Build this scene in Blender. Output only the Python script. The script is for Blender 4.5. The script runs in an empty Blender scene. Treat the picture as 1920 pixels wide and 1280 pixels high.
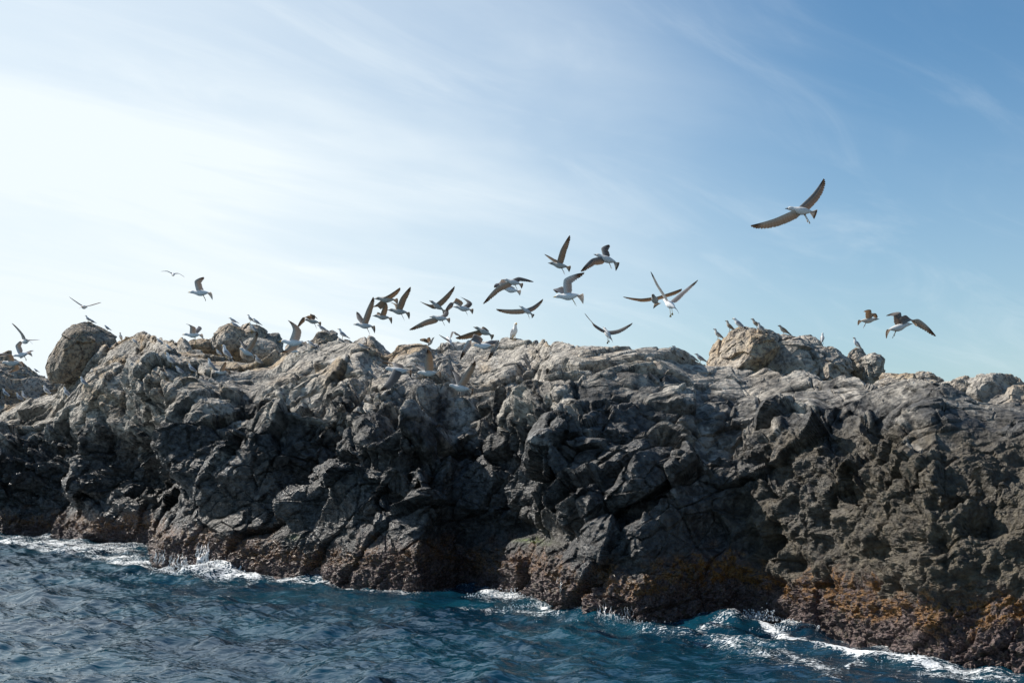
import bpy, math, random
import numpy as np
from mathutils import Vector, Matrix
from mathutils.bvhtree import BVHTree

R = math.radians
rng = np.random.default_rng(7)
C = bpy.context.scene.collection
sc = bpy.context.scene

# ------------------------------------------------------------------ camera
W0, H0, F = 1920.0, 1280.0, 2667.0          # size of the photograph and focal length in its pixels
CAMZ, HORIZ = 3.5, 880.0                    # eye height over the sea, row of the horizon
PITCH = math.atan((HORIZ - H0 / 2) / F)
cam = bpy.data.objects.new('camera', bpy.data.cameras.new('camera'))
C.objects.link(cam)
cam.location = (0, 0, CAMZ)
cam.rotation_euler = (math.pi / 2 + PITCH, 0, 0)
cam.data.sensor_width = 36
cam.data.lens = F / W0 * 36
cam.data.clip_end = 20000
sc.camera = cam

# ------------------------------------------------------------------ sun, sky, exposure
SUN_AZ, SUN_EL = -67.0, 40.0                # degrees: left of the view direction, above the horizon
sd = Vector((math.sin(R(SUN_AZ)) * math.cos(R(SUN_EL)), math.cos(R(SUN_AZ)) * math.cos(R(SUN_EL)), math.sin(R(SUN_EL))))
sl = bpy.data.lights.new('sun', 'SUN')
sl.energy = 5.0
sl.angle = R(0.6)
sl.color = (1.0, 0.93, 0.84)
so = bpy.data.objects.new('sun', sl)
so.rotation_euler = sd.to_track_quat('Z', 'Y').to_euler()
C.objects.link(so)

wd = bpy.data.worlds.new('World')
sc.world = wd
wd.use_nodes = True
nt = wd.node_tree
nt.nodes.clear()
def wn(t, **k):
    n = nt.nodes.new(t)
    for a, b in k.items():
        setattr(n, a, b)
    return n
def wl(a, b): nt.links.new(a, b)
def wmath(op, a, b=None, clamp=False):
    n = wn('ShaderNodeMath', operation=op)
    n.use_clamp = clamp
    for i, v in enumerate((a, b)):
        if v is None: continue
        if isinstance(v, (int, float)): n.inputs[i].default_value = v
        else: wl(v, n.inputs[i])
    return n.outputs[0]
sky = wn('ShaderNodeTexSky', sky_type='NISHITA')
sky.sun_disc = False
sky.sun_elevation = R(SUN_EL)
sky.sun_rotation = R(SUN_AZ)
sky.air_density = 1.0
sky.dust_density = 0.8
sky.ozone_density = 1.0
geo = wn('ShaderNodeTexCoord')
sep = wn('ShaderNodeSeparateXYZ')
wl(geo.outputs['Generated'], sep.inputs[0])
nrm = geo.outputs['Generated']
dotn = wn('ShaderNodeVectorMath', operation='DOT_PRODUCT')
wl(nrm, dotn.inputs[0])
dotn.inputs[1].default_value = (math.sin(R(-45)) * math.cos(R(6)), math.cos(R(-45)) * math.cos(R(6)), math.sin(R(6)))   # a bank of thin cloud low down on the sun's side
# thin cirrus: streaks lying in a high plane
zz = wmath('MAXIMUM', sep.outputs['Z'], 0.0)
den = wmath('ADD', zz, 0.16)
ux = wmath('DIVIDE', sep.outputs['X'], den)
uy = wmath('DIVIDE', sep.outputs['Y'], den)
cmb = wn('ShaderNodeCombineXYZ')
ca, sa = math.cos(R(48)), math.sin(R(48))          # the streaks run away to the right
wl(wmath('ADD', wmath('MULTIPLY', ux, ca), wmath('MULTIPLY', uy, sa)), cmb.inputs[0])
wl(wmath('SUBTRACT', wmath('MULTIPLY', uy, ca), wmath('MULTIPLY', ux, sa)), cmb.inputs[1])
mp = wn('ShaderNodeMapping')
mp.inputs['Scale'].default_value = (0.5, 1.5, 1)
mp.inputs['Location'].default_value = (3.1, 1.7, 0)
wl(cmb.outputs[0], mp.inputs[0])
def cloud(scale, detail, rough, lo, hi, dist=0.6):
    n = wn('ShaderNodeTexNoise')
    n.inputs['Scale'].default_value = scale
    n.inputs['Detail'].default_value = detail
    n.inputs['Roughness'].default_value = rough
    n.inputs['Distortion'].default_value = dist
    wl(mp.outputs[0], n.inputs['Vector'])
    r = wn('ShaderNodeMapRange', interpolation_type='SMOOTHSTEP')
    r.inputs[1].default_value = lo; r.inputs[2].default_value = hi
    wl(n.outputs[0], r.inputs[0])
    return r.outputs[0]
c1 = cloud(0.9, 6, 0.55, 0.42, 0.80)
c2 = cloud(2.6, 8, 0.62, 0.47, 0.85, 1.0)
near = wn('ShaderNodeMapRange', interpolation_type='SMOOTHSTEP')       # the veil thickens towards the sun
near.inputs[1].default_value = 0.50; near.inputs[2].default_value = 0.93
wl(dotn.outputs['Value'], near.inputs[0])
veil = wmath('MULTIPLY', c1, 0.42)
veil = wmath('MULTIPLY', veil, wmath('ADD', wmath('MULTIPLY', near.outputs[0], 0.9), 0.30))
veil = wmath('ADD', veil, wmath('MULTIPLY', c2, 0.17))
high = wn('ShaderNodeMapRange', interpolation_type='SMOOTHSTEP')       # clearer overhead
high.inputs[1].default_value = 0.75; high.inputs[2].default_value = 0.38; high.inputs[3].default_value = 0.25
wl(sep.outputs['Z'], high.inputs[0])
veil = wmath('MULTIPLY', veil, high.outputs[0])
veil = wmath('ADD', veil, wmath('MULTIPLY', near.outputs[0], 0.76))
low = wn('ShaderNodeMapRange', interpolation_type='SMOOTHSTEP')        # pale haze low over the sea
low.inputs[1].default_value = 0.30; low.inputs[2].default_value = 0.0
wl(sep.outputs['Z'], low.inputs[0])
veil = wmath('ADD', veil, wmath('MULTIPLY', low.outputs[0], 0.30), clamp=True)
mixc = wn('ShaderNodeMix', data_type='RGBA')
wl(veil, mixc.inputs['Factor'])
tint = wn('ShaderNodeMix', data_type='RGBA', blend_type='MULTIPLY')
tint.inputs['Factor'].default_value = 1.0
wl(sky.outputs[0], tint.inputs[6]); tint.inputs[7].default_value = (0.60, 0.90, 1.06, 1)
wl(tint.outputs[2], mixc.inputs[6])
mixc.inputs[7].default_value = (7.9, 8.65, 9.05, 1)
bg = wn('ShaderNodeBackground')
bg.inputs['Strength'].default_value = 0.085
wl(mixc.outputs[2], bg.inputs['Color'])
wo = wn('ShaderNodeOutputWorld')
wl(bg.outputs[0], wo.inputs[0])

vs = sc.view_settings
vs.view_transform = 'Standard'
vs.look = 'None'
vs.exposure = 0.42
vs.gamma = 1.0

# ------------------------------------------------------------------ pixel rows and columns of the photograph <-> places
cP, sP = math.cos(PITCH), math.sin(PITCH)
def unproj(px, py, Y):
    """the point at forward distance Y metres whose picture falls at (px, py)"""
    a = (np.asarray(px, float) - W0 / 2) / F
    u = (H0 / 2 - np.asarray(py, float)) / F
    fy = cP - sP * u
    fz = sP + cP * u
    k = Y / fy
    return a * k, Y + 0 * k, CAMZ + fz * k
def proj(X, Y, Z):
    z = Z - CAMZ
    d = cP * Y + sP * z
    u = (-sP * Y + cP * z) / d
    return W0 / 2 + F * X / d, H0 / 2 - F * u
def sea_depth(px, py):
    u = (H0 / 2 - np.asarray(py, float)) / F
    return -CAMZ * (cP - sP * u) / (sP + cP * u)

# ------------------------------------------------------------------ noise
from concurrent.futures import ThreadPoolExecutor
POOL = ThreadPoolExecutor(4)
def par(fn, *arrs, n_out=1):
    """run fn over the arrays in small pieces on all cores"""
    shp = arrs[0].shape
    fl = [np.ascontiguousarray(a, np.float32).ravel() for a in arrs]
    n = fl[0].size; st = 32768
    outs = [np.empty(n, np.float32) for _ in range(n_out)]
    def job(i):
        r_ = fn(*[f[i:i + st] for f in fl])
        if n_out == 1: r_ = (r_,)
        for o, v_ in zip(outs, r_): o[i:i + st] = v_
    list(POOL.map(job, range(0, n, st)))
    outs = [o.reshape(shp) for o in outs]
    return outs[0] if n_out == 1 else outs
def u32(a): return a.astype(np.int32).view(np.uint32)
K1, K2, K3 = np.uint32(374761393), np.uint32(668265263), np.uint32(2147483647 - 40503)
def fin(h):
    h = (h ^ (h >> np.uint32(13))) * np.uint32(1274126177)
    h = (h ^ (h >> np.uint32(16))) * np.uint32(2246822519)
    return (h ^ (h >> np.uint32(15)))
def h2(ix, iy, s):
    h = u32(ix) * K1 + u32(iy) * K2 + np.uint32((s * 974634777) & 0xffffffff)
    return (fin(h) >> np.uint32(8)).astype(np.float32) * np.float32(1 / 16777216.0)
def h3(ix, iy, iz, s):
    h = u32(ix) * K1 + u32(iy) * K2 + u32(iz) * K3 + np.uint32((s * 974634777) & 0xffffffff)
    return (fin(h) >> np.uint32(8)).astype(np.float32) * np.float32(1 / 16777216.0)
def gn3(x, y, z, s=0):
    ix, iy, iz = np.floor(x), np.floor(y), np.floor(z)
    fx, fy, fz = x - ix, y - iy, z - iz
    f = lambda t: t * t * (3 - 2 * t)
    ux, uy, uz = f(fx), f(fy), f(fz)
    r_ = 0
    for dx in (0, 1):
        for dy in (0, 1):
            for dz in (0, 1):
                h = h3(ix + dx, iy + dy, iz + dz, s)
                a = h * np.float32(6.2831853 * 64); c = (h * 7.13) % 1 * 2 - 1; k_ = np.sqrt(1 - c * c)
                w = (ux if dx else 1 - ux) * (uy if dy else 1 - uy) * (uz if dz else 1 - uz)
                r_ = r_ + w * (k_ * np.cos(a) * (fx - dx) + k_ * np.sin(a) * (fy - dy) + c * (fz - dz))
    return r_
def fbm3(x, y, z, o=4, s=0, g=0.5, mode=0):
    def f(x, y, z):
        r_ = 0; a = 1.0; w = 1.0
        for i in range(o):
            n = gn3(x, y, z, s + i * 17)
            if mode == 1:
                n = np.clip(1 - np.abs(n) * 2.4, 0, 1) ** 2 * w; w = np.clip(n * 1.6, 0, 1)
            elif mode == 2:
                n = np.abs(n) * 2 - 0.4
            r_ = r_ + a * n; a *= g
            x = x * 2.03 + 13.7; y = y * 2.03 + 5.1; z = z * 2.03 + 3.3
        return r_
    return par(f, x, y, z)
def blocks3(x, y, z, s=0, tilt=0.6, rnd=1.0, soft=0):
    def f(x, y, z):
        ix, iy, iz = np.floor(x), np.floor(y), np.floor(z)
        f1 = np.full(x.shape, 9.0, np.float32); f2 = f1.copy(); v = np.zeros_like(f1); ws = v + 1e-12
        for dx in (-1, 0, 1):
            for dy in (-1, 0, 1):
                for dz in (-1, 0, 1):
                    jx, jy, jz = ix + dx, iy + dy, iz + dz
                    h = fin(u32(jx) * K1 + u32(jy) * K2 + u32(jz) * K3 + np.uint32((s * 974634777) & 0xffffffff))
                    g_ = lambda k_: ((h >> np.uint32(k_)) & np.uint32(1023)).astype(np.float32) * np.float32(1 / 1023)
                    ax = jx + g_(0) - x; ay = jy + g_(10) - y; az = jz + g_(20) - z
                    d = ax * ax + ay * ay + az * az
                    m = d < f1
                    h2_ = fin(h + np.uint32(77))
                    g2 = lambda k_: ((h2_ >> np.uint32(k_)) & np.uint32(255)).astype(np.float32) * np.float32(1 / 255) - 0.5
                    vv = g2(0) * rnd - 2 * tilt * (ax * g2(8) + ay * g2(16) + az * g2(24))
                    f2 = np.where(m, f1, np.minimum(f2, d)); f1 = np.where(m, d, f1)
                    if soft:
                        w = np.exp(-soft * np.sqrt(d)); ws = ws + w; v = v + w * vv
                    else: v = np.where(m, vv, v)
        f1 = np.sqrt(f1)
        if soft: v = v / ws
        return v, np.sqrt(f2) - f1, f1
    return par(f, x, y, z, n_out=3)
def gn(x, y, s=0):
    ix = np.floor(x); iy = np.floor(y)
    fx = (x - ix).astype(np.float32); fy = (y - iy).astype(np.float32)
    ux = fx * fx * fx * (fx * (fx * 6 - 15) + 10); uy = fy * fy * fy * (fy * (fy * 6 - 15) + 10)
    def c(dx, dy):
        a = h2(ix + dx, iy + dy, s) * 6.2831853
        return np.cos(a) * (fx - dx) + np.sin(a) * (fy - dy)
    a = c(0, 0); b = c(1, 0); d = c(0, 1); e = c(1, 1)
    return (a + (b - a) * ux) * (1 - uy) + (d + (e - d) * ux) * uy
def fbm(x, y, o=4, s=0, g=0.5, l=2.03):
    r = 0; a = 1.0
    for i in range(o):
        r = r + a * gn(x, y, s + i * 17); a *= g
        x = x * l + 13.7; y = y * l + 5.1
    return r
def ridged(x, y, o=4, s=0, g=0.5, l=2.07):
    r = 0; a = 1.0; w = 1.0
    for i in range(o):
        n = 1 - np.abs(gn(x, y, s + i * 29)) * 2.2
        n = np.clip(n, 0, 1) ** 2 * w
        w = np.clip(n * 1.6, 0, 1)
        r = r + a * n; a *= g
        x = x * l + 3.7; y = y * l + 9.2
    return r
def billow(x, y, o=3, s=0, g=0.5):
    r = 0; a = 1.0
    for i in range(o):
        r = r + a * (np.abs(gn(x, y, s + i * 31)) * 2 - 0.4); a *= g
        x = x * 2.1 + 1.7; y = y * 2.1 + 7.2
    return r
def blocks(x, y, s=0, tilt=0.6, rnd=1.0, soft=34.0):
    """broken rock: every Voronoi cell is a tilted plane of its own; also the distance to the crack between cells"""
    ix = np.floor(x); iy = np.floor(y)
    f1 = np.full(x.shape, 9.0, np.float32); f2 = f1.copy(); h = np.zeros(x.shape, np.float32); ws = h + 1e-12
    for dx in (-1, 0, 1):
        for dy in (-1, 0, 1):
            jx = ix + dx; jy = iy + dy
            ax = (jx + h2(jx, jy, s) - x).astype(np.float32); ay = (jy + h2(jx, jy, s + 1) - y).astype(np.float32)
            d = np.sqrt(ax * ax + ay * ay)
            v = (h2(jx, jy, s + 2) - 0.5) * rnd - tilt * (ax * (h2(jx, jy, s + 3) - 0.5) + ay * (h2(jx, jy, s + 4) - 0.5)) * 2
            m = d < f1
            f2 = np.where(m, f1, np.minimum(f2, d)); f1 = np.where(m, d, f1)
            w = np.exp(-soft * d); ws = ws + w; h = h + w * v
    return h / ws, f2 - f1, f1
def sst(a, b, x):
    t = np.clip((x - a) / (b - a), 0, 1)
    return t * t * (3 - 2 * t)

_fbm, _ridged, _billow, _blocks = fbm, ridged, billow, blocks
def fbm(x, y, *a): return par(lambda p, q_: _fbm(p, q_, *a), x, y)
def ridged(x, y, *a): return par(lambda p, q_: _ridged(p, q_, *a), x, y)
def billow(x, y, *a): return par(lambda p, q_: _billow(p, q_, *a), x, y)
def blocks(x, y, *a): return par(lambda p, q_: _blocks(p, q_, *a), x, y, n_out=3)

# ------------------------------------------------------------------ mesh helpers
def grid_mesh(name, X, Y, Z, mat, attrs=None, smooth=False):
    n, m = X.shape
    me = bpy.data.meshes.new(name)
    me.vertices.add(n * m)
    co = np.stack([X, Y, Z], -1).astype(np.float32).ravel()
    me.vertices.foreach_set('co', co)
    idx = np.arange(n * m, dtype=np.int32).reshape(n, m)
    q = np.stack([idx[:-1, :-1], idx[:-1, 1:], idx[1:, 1:], idx[1:, :-1]], -1).reshape(-1, 4)
    me.loops.add(q.size)
    me.loops.foreach_set('vertex_index', q.ravel())
    me.polygons.add(len(q))
    me.polygons.foreach_set('loop_start', np.arange(0, q.size, 4, dtype=np.int32))
    me.polygons.foreach_set('use_smooth', np.full(len(q), smooth, bool))
    me.update()
    for k, v in (attrs or {}).items():
        v = np.asarray(v, np.float32)
        if v.ndim == 2:
            a = me.attributes.new(k, 'FLOAT', 'POINT'); a.data.foreach_set('value', v.ravel())
        else:
            a = me.attributes.new(k, 'FLOAT_COLOR', 'POINT'); a.data.foreach_set('color', v.ravel())
    me.materials.append(mat)
    o = bpy.data.objects.new(name, me)
    C.objects.link(o)
    return o

def tag(o, label=None, cat=None, group=None, kind=None):
    if label: o['label'] = label
    if cat: o['category'] = cat
    if group: o['group'] = group
    if kind: o['kind'] = kind
    return o

class NT:
    def __init__(s, name):
        s.m = bpy.data.materials.new(name); s.m.use_nodes = True
        s.t = s.m.node_tree; s.t.nodes.clear()
        s.out = s.t.nodes.new('ShaderNodeOutputMaterial')
    def n(s, t, **k):
        n = s.t.nodes.new(t)
        for a, b in k.items(): setattr(n, a, b)
        return n
    def put(s, sock, v):
        if isinstance(v, bpy.types.NodeSocket): s.t.links.new(v, sock)
        elif isinstance(v, tuple) and len(v) == 3 and sock.type == 'RGBA': sock.default_value = (*v, 1)
        else: sock.default_value = v
    def math(s, op, a, b=0.0, clamp=False):
        n = s.n('ShaderNodeMath', operation=op); n.use_clamp = clamp
        s.put(n.inputs[0], a); s.put(n.inputs[1], b)
        return n.outputs[0]
    def mix(s, f, a, b, blend='MIX'):
        n = s.n('ShaderNodeMix', data_type='RGBA', blend_type=blend)
        s.put(n.inputs['Factor'], f); s.put(n.inputs[6], a); s.put(n.inputs[7], b)
        return n.outputs[2]
    def attr(s, name, col=False):
        n = s.n('ShaderNodeAttribute', attribute_name=name)
        return n.outputs['Color' if col else 'Fac']
    def coord(s):
        return s.n('ShaderNodeTexCoord').outputs['Object']
    def mapping(s, v, scale=(1, 1, 1), rot=(0, 0, 0)):
        n = s.n('ShaderNodeMapping'); s.put(n.inputs[0], v)
        n.inputs['Scale'].default_value = scale; n.inputs['Rotation'].default_value = rot
        return n.outputs[0]
    def noise(s, v, scale, detail=4, rough=0.55, dist=0.0):
        n = s.n('ShaderNodeTexNoise'); s.put(n.inputs['Vector'], v)
        n.inputs['Scale'].default_value = scale; n.inputs['Detail'].default_value = detail
        n.inputs['Roughness'].default_value = rough; n.inputs['Distortion'].default_value = dist
        return n.outputs[0]
    def vor(s, v, scale, feature='F1'):
        n = s.n('ShaderNodeTexVoronoi', feature=feature); s.put(n.inputs['Vector'], v)
        n.inputs['Scale'].default_value = scale
        return n.outputs[0]
    def rng(s, v, a, b, c=0.0, d=1.0):
        n = s.n('ShaderNodeMapRange', interpolation_type='SMOOTHSTEP'); s.put(n.inputs[0], v)
        for i, x in enumerate((a, b, c, d)): s.put(n.inputs[i + 1], x)
        return n.outputs[0]
    def bump(s, h, dist, strength=1.0, nrm=None):
        n = s.n('ShaderNodeBump'); s.put(n.inputs['Height'], h)
        n.inputs['Distance'].default_value = dist; n.inputs['Strength'].default_value = strength
        if nrm is not None: s.put(n.inputs['Normal'], nrm)
        return n.outputs[0]
    def bsdf(s, **k):
        n = s.n('ShaderNodeBsdfPrincipled')
        for a, b in k.items(): s.put(n.inputs[a.replace('_', ' ')], b)
        return n
    def done(s, sh):
        s.t.links.new(sh, s.out.inputs[0]); return s.m

# ------------------------------------------------------------------ materials of the rock
def rock_material():
    t = NT('sea_rock')
    co = t.coord()
    pale = t.attr('pale'); warm = t.attr('warm'); gold = t.attr('gold'); weed = t.attr('weed')
    green = t.attr('green'); brown = t.attr('brown'); wet = t.attr('wet'); guano_glint = t.attr('guano_glint')
    n1 = t.noise(co, 0.9, 6, 0.6, 0.4)
    n2 = t.noise(co, 5.0, 6, 0.65)
    n3 = t.noise(co, 22.0, 4, 0.6)
    dark = t.mix(t.rng(n2, 0.35, 0.65), (0.011, 0.011, 0.011), (0.086, 0.085, 0.083))
    dark = t.mix(brown, dark, t.mix(t.rng(n2, 0.35, 0.7), (0.040, 0.032, 0.022), (0.13, 0.105, 0.068)))
    lime = t.mix(t.rng(n1, 0.3, 0.7), (0.29, 0.265, 0.23), (0.52, 0.48, 0.415))
    lime = t.mix(t.math('MULTIPLY', warm, 0.85), lime, t.mix(t.rng(n2, 0.3, 0.7), (0.30, 0.185, 0.095), (0.46, 0.355, 0.22)))
    speck = t.rng(n2, 0.42, 0.62)
    lime = t.mix(t.math('MULTIPLY', t.rng(n2, 0.53, 0.41), 0.75), lime, (0.09, 0.085, 0.08))
    base = t.mix(pale, dark, lime)
    base = t.mix(t.math('MULTIPLY', guano_glint, speck), base, (0.60, 0.59, 0.57))  # bird droppings, plus wet-rock glints painted into the cliff colour
    wd_ = t.mix(t.rng(n3, 0.35, 0.65), (0.026, 0.015, 0.014), (0.160, 0.108, 0.098))
    wd_ = t.mix(t.rng(t.noise(co, 9.0, 3), 0.5, 0.7), wd_, (0.085, 0.065, 0.040))
    base = t.mix(weed, base, wd_)
    gd = t.mix(t.rng(n3, 0.35, 0.68), (0.085, 0.038, 0.009), (0.27, 0.128, 0.026))
    base = t.mix(t.math('MULTIPLY', gold, t.rng(n2, 0.44, 0.54)), base, gd)
    base = t.mix(t.math('MULTIPLY', green, t.rng(n3, 0.4, 0.6)), base, (0.11, 0.16, 0.03))
    rough = t.math('SUBTRACT', 0.88, t.math('MULTIPLY', wet, t.rng(n2, 0.35, 0.65, 0.38, 0.70)))
    hgt = t.math('ADD', t.math('MULTIPLY', n2, 0.6), t.math('MULTIPLY', n3, 0.30))
    hgt = t.math('ADD', hgt, t.math('MULTIPLY', t.noise(co, 60.0, 2, 0.5), 0.12))
    hgt = t.math('ADD', hgt, t.math('MULTIPLY', t.vor(t.mapping(co, (1, 1, 1.6)), 7.0), 0.35))
    nb = t.bump(hgt, 0.16, 0.8)
    b = t.bsdf(Base_Color=base, Roughness=rough, Normal=nb)
    b.inputs['Specular IOR Level'].default_value = 0.5
    return t.done(b.outputs[0])
ROCK = rock_material()

# ------------------------------------------------------------------ the cliff
def ip(xs, pts):
    p = np.array(pts, float)
    return np.interp(xs, p[:, 0], p[:, 1])
def smooth1(a, k):
    w = np.hanning(k + 2)[1:-1]; w /= w.sum()
    return np.convolve(np.pad(a, (k // 2, k // 2), mode='edge'), w, 'same')[k // 2:-(k // 2)]
WATERLINE = [(-500, 972), (-150, 985), (0, 1001), (120, 1012), (262, 1024), (290, 1052), (320, 1064), (430, 1076), (510, 1083),
             (600, 1088), (700, 1105), (780, 1112), (860, 1098), (920, 1106), (1000, 1122), (1040, 1146), (1100, 1160), (1200, 1165),
             (1290, 1160), (1400, 1156), (1450, 1165), (1560, 1187), (1600, 1202), (1660, 1218), (1750, 1242), (1850, 1248),
             (1920, 1252), (2100, 1275), (2500, 1330)]
RIDGE = [(-500, 850), (-150, 790), (0, 758), (50, 757), (100, 742), (130, 705), (170, 668), (205, 640), (240, 632), (270, 628),
         (310, 636), (350, 645), (385, 660), (410, 676), (460, 684), (510, 682), (535, 662), (560, 652), (600, 652), (640, 648), (670, 646), (700, 652),
         (730, 657), (770, 652), (800, 648), (840, 646), (900, 646), (935, 641), (1000, 637), (1060, 640), (1120, 645), (1180, 650),
         (1230, 657), (1260, 662), (1300, 675), (1340, 680), (1450, 690), (1560, 705), (1620, 722), (1660, 728), (1700, 724),
         (1745, 722), (1790, 736), (1850, 748), (1920, 758), (2100, 775), (2300, 800), (2560, 840)]
NU, NV, NB, NL = 1900, 1150, 110, 24
px = np.interp(np.linspace(0, 1, NU), [0, .06, .94, 1], [-620, -60, 1985, 2560])
wl_ = smooth1(ip(px, WATERLINE), 25)
rl_ = smooth1(ip(px, RIDGE), 13)
Dw = sea_depth(px, wl_)
Dw = smooth1(Dw, 21)
back = ip(px, [(-330, 16), (0, 15), (250, 14), (600, 13), (960, 12.5), (1300, 11), (1500, 9.5), (1750, 8), (2250, 7)])
v = np.interp(np.linspace(0, 1, NV), [0, 0.5, 1], [0, 0.68, 1])      # more rows where the top lies away from the eye
Sv = ip(v, [(0, 0), (0.10, 0.015), (0.22, 0.05), (0.42, 0.10), (0.56, 0.155), (0.66, 0.23), (0.76, 0.36), (0.86, 0.58), (0.94, 0.80), (1, 1)])
Sv = np.convolve(np.pad(Sv, 50, mode='reflect', reflect_type='odd'), np.ones(101) / 101, 'valid')
PX = np.repeat(px[None, :], NV, 0)
PY = wl_[None, :] + (rl_ - wl_)[None, :] * v[:, None]
Yd = Dw[None, :] + back[None, :] * Sv[:, None]
X, Y, Z = unproj(PX, PY, Yd)
Z = Z - Z[0:1, :] * (1 - v[:, None])      # foot exactly at the sea
# both ends of the islet round off into the sea
endf = np.sqrt(np.clip(1 - np.clip((px - 2440) / 118, 0, 1) ** 2, 0, 1)) * np.sqrt(np.clip(1 - np.clip((-520 - px) / 98, 0, 1) ** 2, 0, 1))
Z = Z * endf[None] - 1.5 * (1 - endf[None])
# rows under the water
k = np.linspace(1, 0, NL, endpoint=False)[:, None]
XL = X[0:1] + 0 * k; YL = Y[0:1] - 0.5 * k; ZL = -2.2 * k + Z[0:1]
# rows behind the ridge: a broad uneven top that falls away to the sea
kb = (np.linspace(0, 1, NB + 1)[1:])[:, None]
dist = kb ** 1.5 * 34
dirx = X[-1:] / Y[-1:]
YB = Y[-1:] + dist; XB = X[-1:] + dirx * dist
ZB = Z[-1:] - 0.10 * dist * endf[None] - 12.5 * sst(0.5, 1.0, kb)
X = np.vstack([XL, X, XB]); Y = np.vstack([YL, Y, YB]); Z = np.vstack([ZL, Z, ZB])
PXa = np.vstack([np.repeat(px[None], NL, 0), PX, np.repeat(px[None], NB, 0)])
PYa = np.vstack([np.repeat(wl_[None] + 30, NL, 0) - (1 - k) * 30, PY, np.repeat(rl_[None], NB, 0) - 0.5 * dist])
P = np.stack([X, Y, Z], -1)
def blur(a, k, ax):
    a = np.moveaxis(a, ax, 0)
    p = np.concatenate([np.repeat(a[:1], k, 0), a, np.repeat(a[-1:], k, 0)])
    c = np.cumsum(np.concatenate([np.zeros_like(p[:1]), p]), 0)
    return np.moveaxis((c[2 * k + 1:] - c[:-2 * k - 1]) / (2 * k + 1), 0, ax)
Pb = blur(blur(blur(P, 60, 0), 220, 1), 160, 1)
du = np.gradient(Pb, axis=1); dv = np.gradient(Pb, axis=0)
N = np.cross(du, dv)
N /= np.linalg.norm(N, axis=-1, keepdims=True) + 1e-9
N = N * np.sign(np.sum(N * np.array([-0.3, -1, 0.7]), -1, keepdims=True).mean())
# coordinates on the surface in metres
ds = np.sqrt(np.sum(np.diff(np.stack([X[NL], Y[NL]], -1), axis=0) ** 2, -1)); s_ = np.concatenate([[0], np.cumsum(ds)])
dt = np.linalg.norm(np.diff(P, axis=0), axis=-1); t_ = np.concatenate([np.zeros((1, X.shape[1])), np.cumsum(dt, 0)])
t_ = t_ - t_[NL:NL + 1]
t_ = t_ - 0.0
S = np.repeat(s_[None], X.shape[0], 0); T = t_
ln = sst(1.2, 3.2, T + 0.6 * gn(S * 0.4, T * 0.4, 3))           # above the weed zone the rock is hard and angular
top = sst(5.0, 8.0, T)
w1 = fbm(S * 0.25, T * 0.25, 4, 11); w2 = fbm(S * 0.25 + 40, T * 0.25, 4, 23)
a0 = math.radians(48)                                               # the beds dip up to the right
Sa = S + 0.5 * w1; Ta = T + 0.5 * w2
q = Sa * math.cos(a0) + Ta * math.sin(a0); r = -Sa * math.sin(a0) + Ta * math.cos(a0)
es = np.array([0.59, -0.81])
def axes(A):
    return ((A[..., 0] * es[0] + A[..., 1] * es[1]).astype(np.float32), (-A[..., 0] * es[1] + A[..., 1] * es[0]).astype(np.float32), A[..., 2].astype(np.float32))
xs, xo, xz = axes(P)
m1 = fbm3(xs * .2, xo * .2, xz * .2, 3, 291); m2 = fbm3(xs * .2 + 31, xo * .2, xz * .2, 3, 292)
Q = (xs + .5 * m1) * math.cos(a0) + (xz + .5 * m2) * math.sin(a0); U = -(xs + .5 * m1) * math.sin(a0) + (xz + .5 * m2) * math.cos(a0)
b1, e1, _ = blocks3(Q / 5.5, xo / 4.0, U / 2.6, 101, 0.9, 0.5, 20.0)
D = 1.0 * b1 + 0.22 * fbm(Sa * 0.5, Ta * 0.5, 3, 55)
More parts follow.
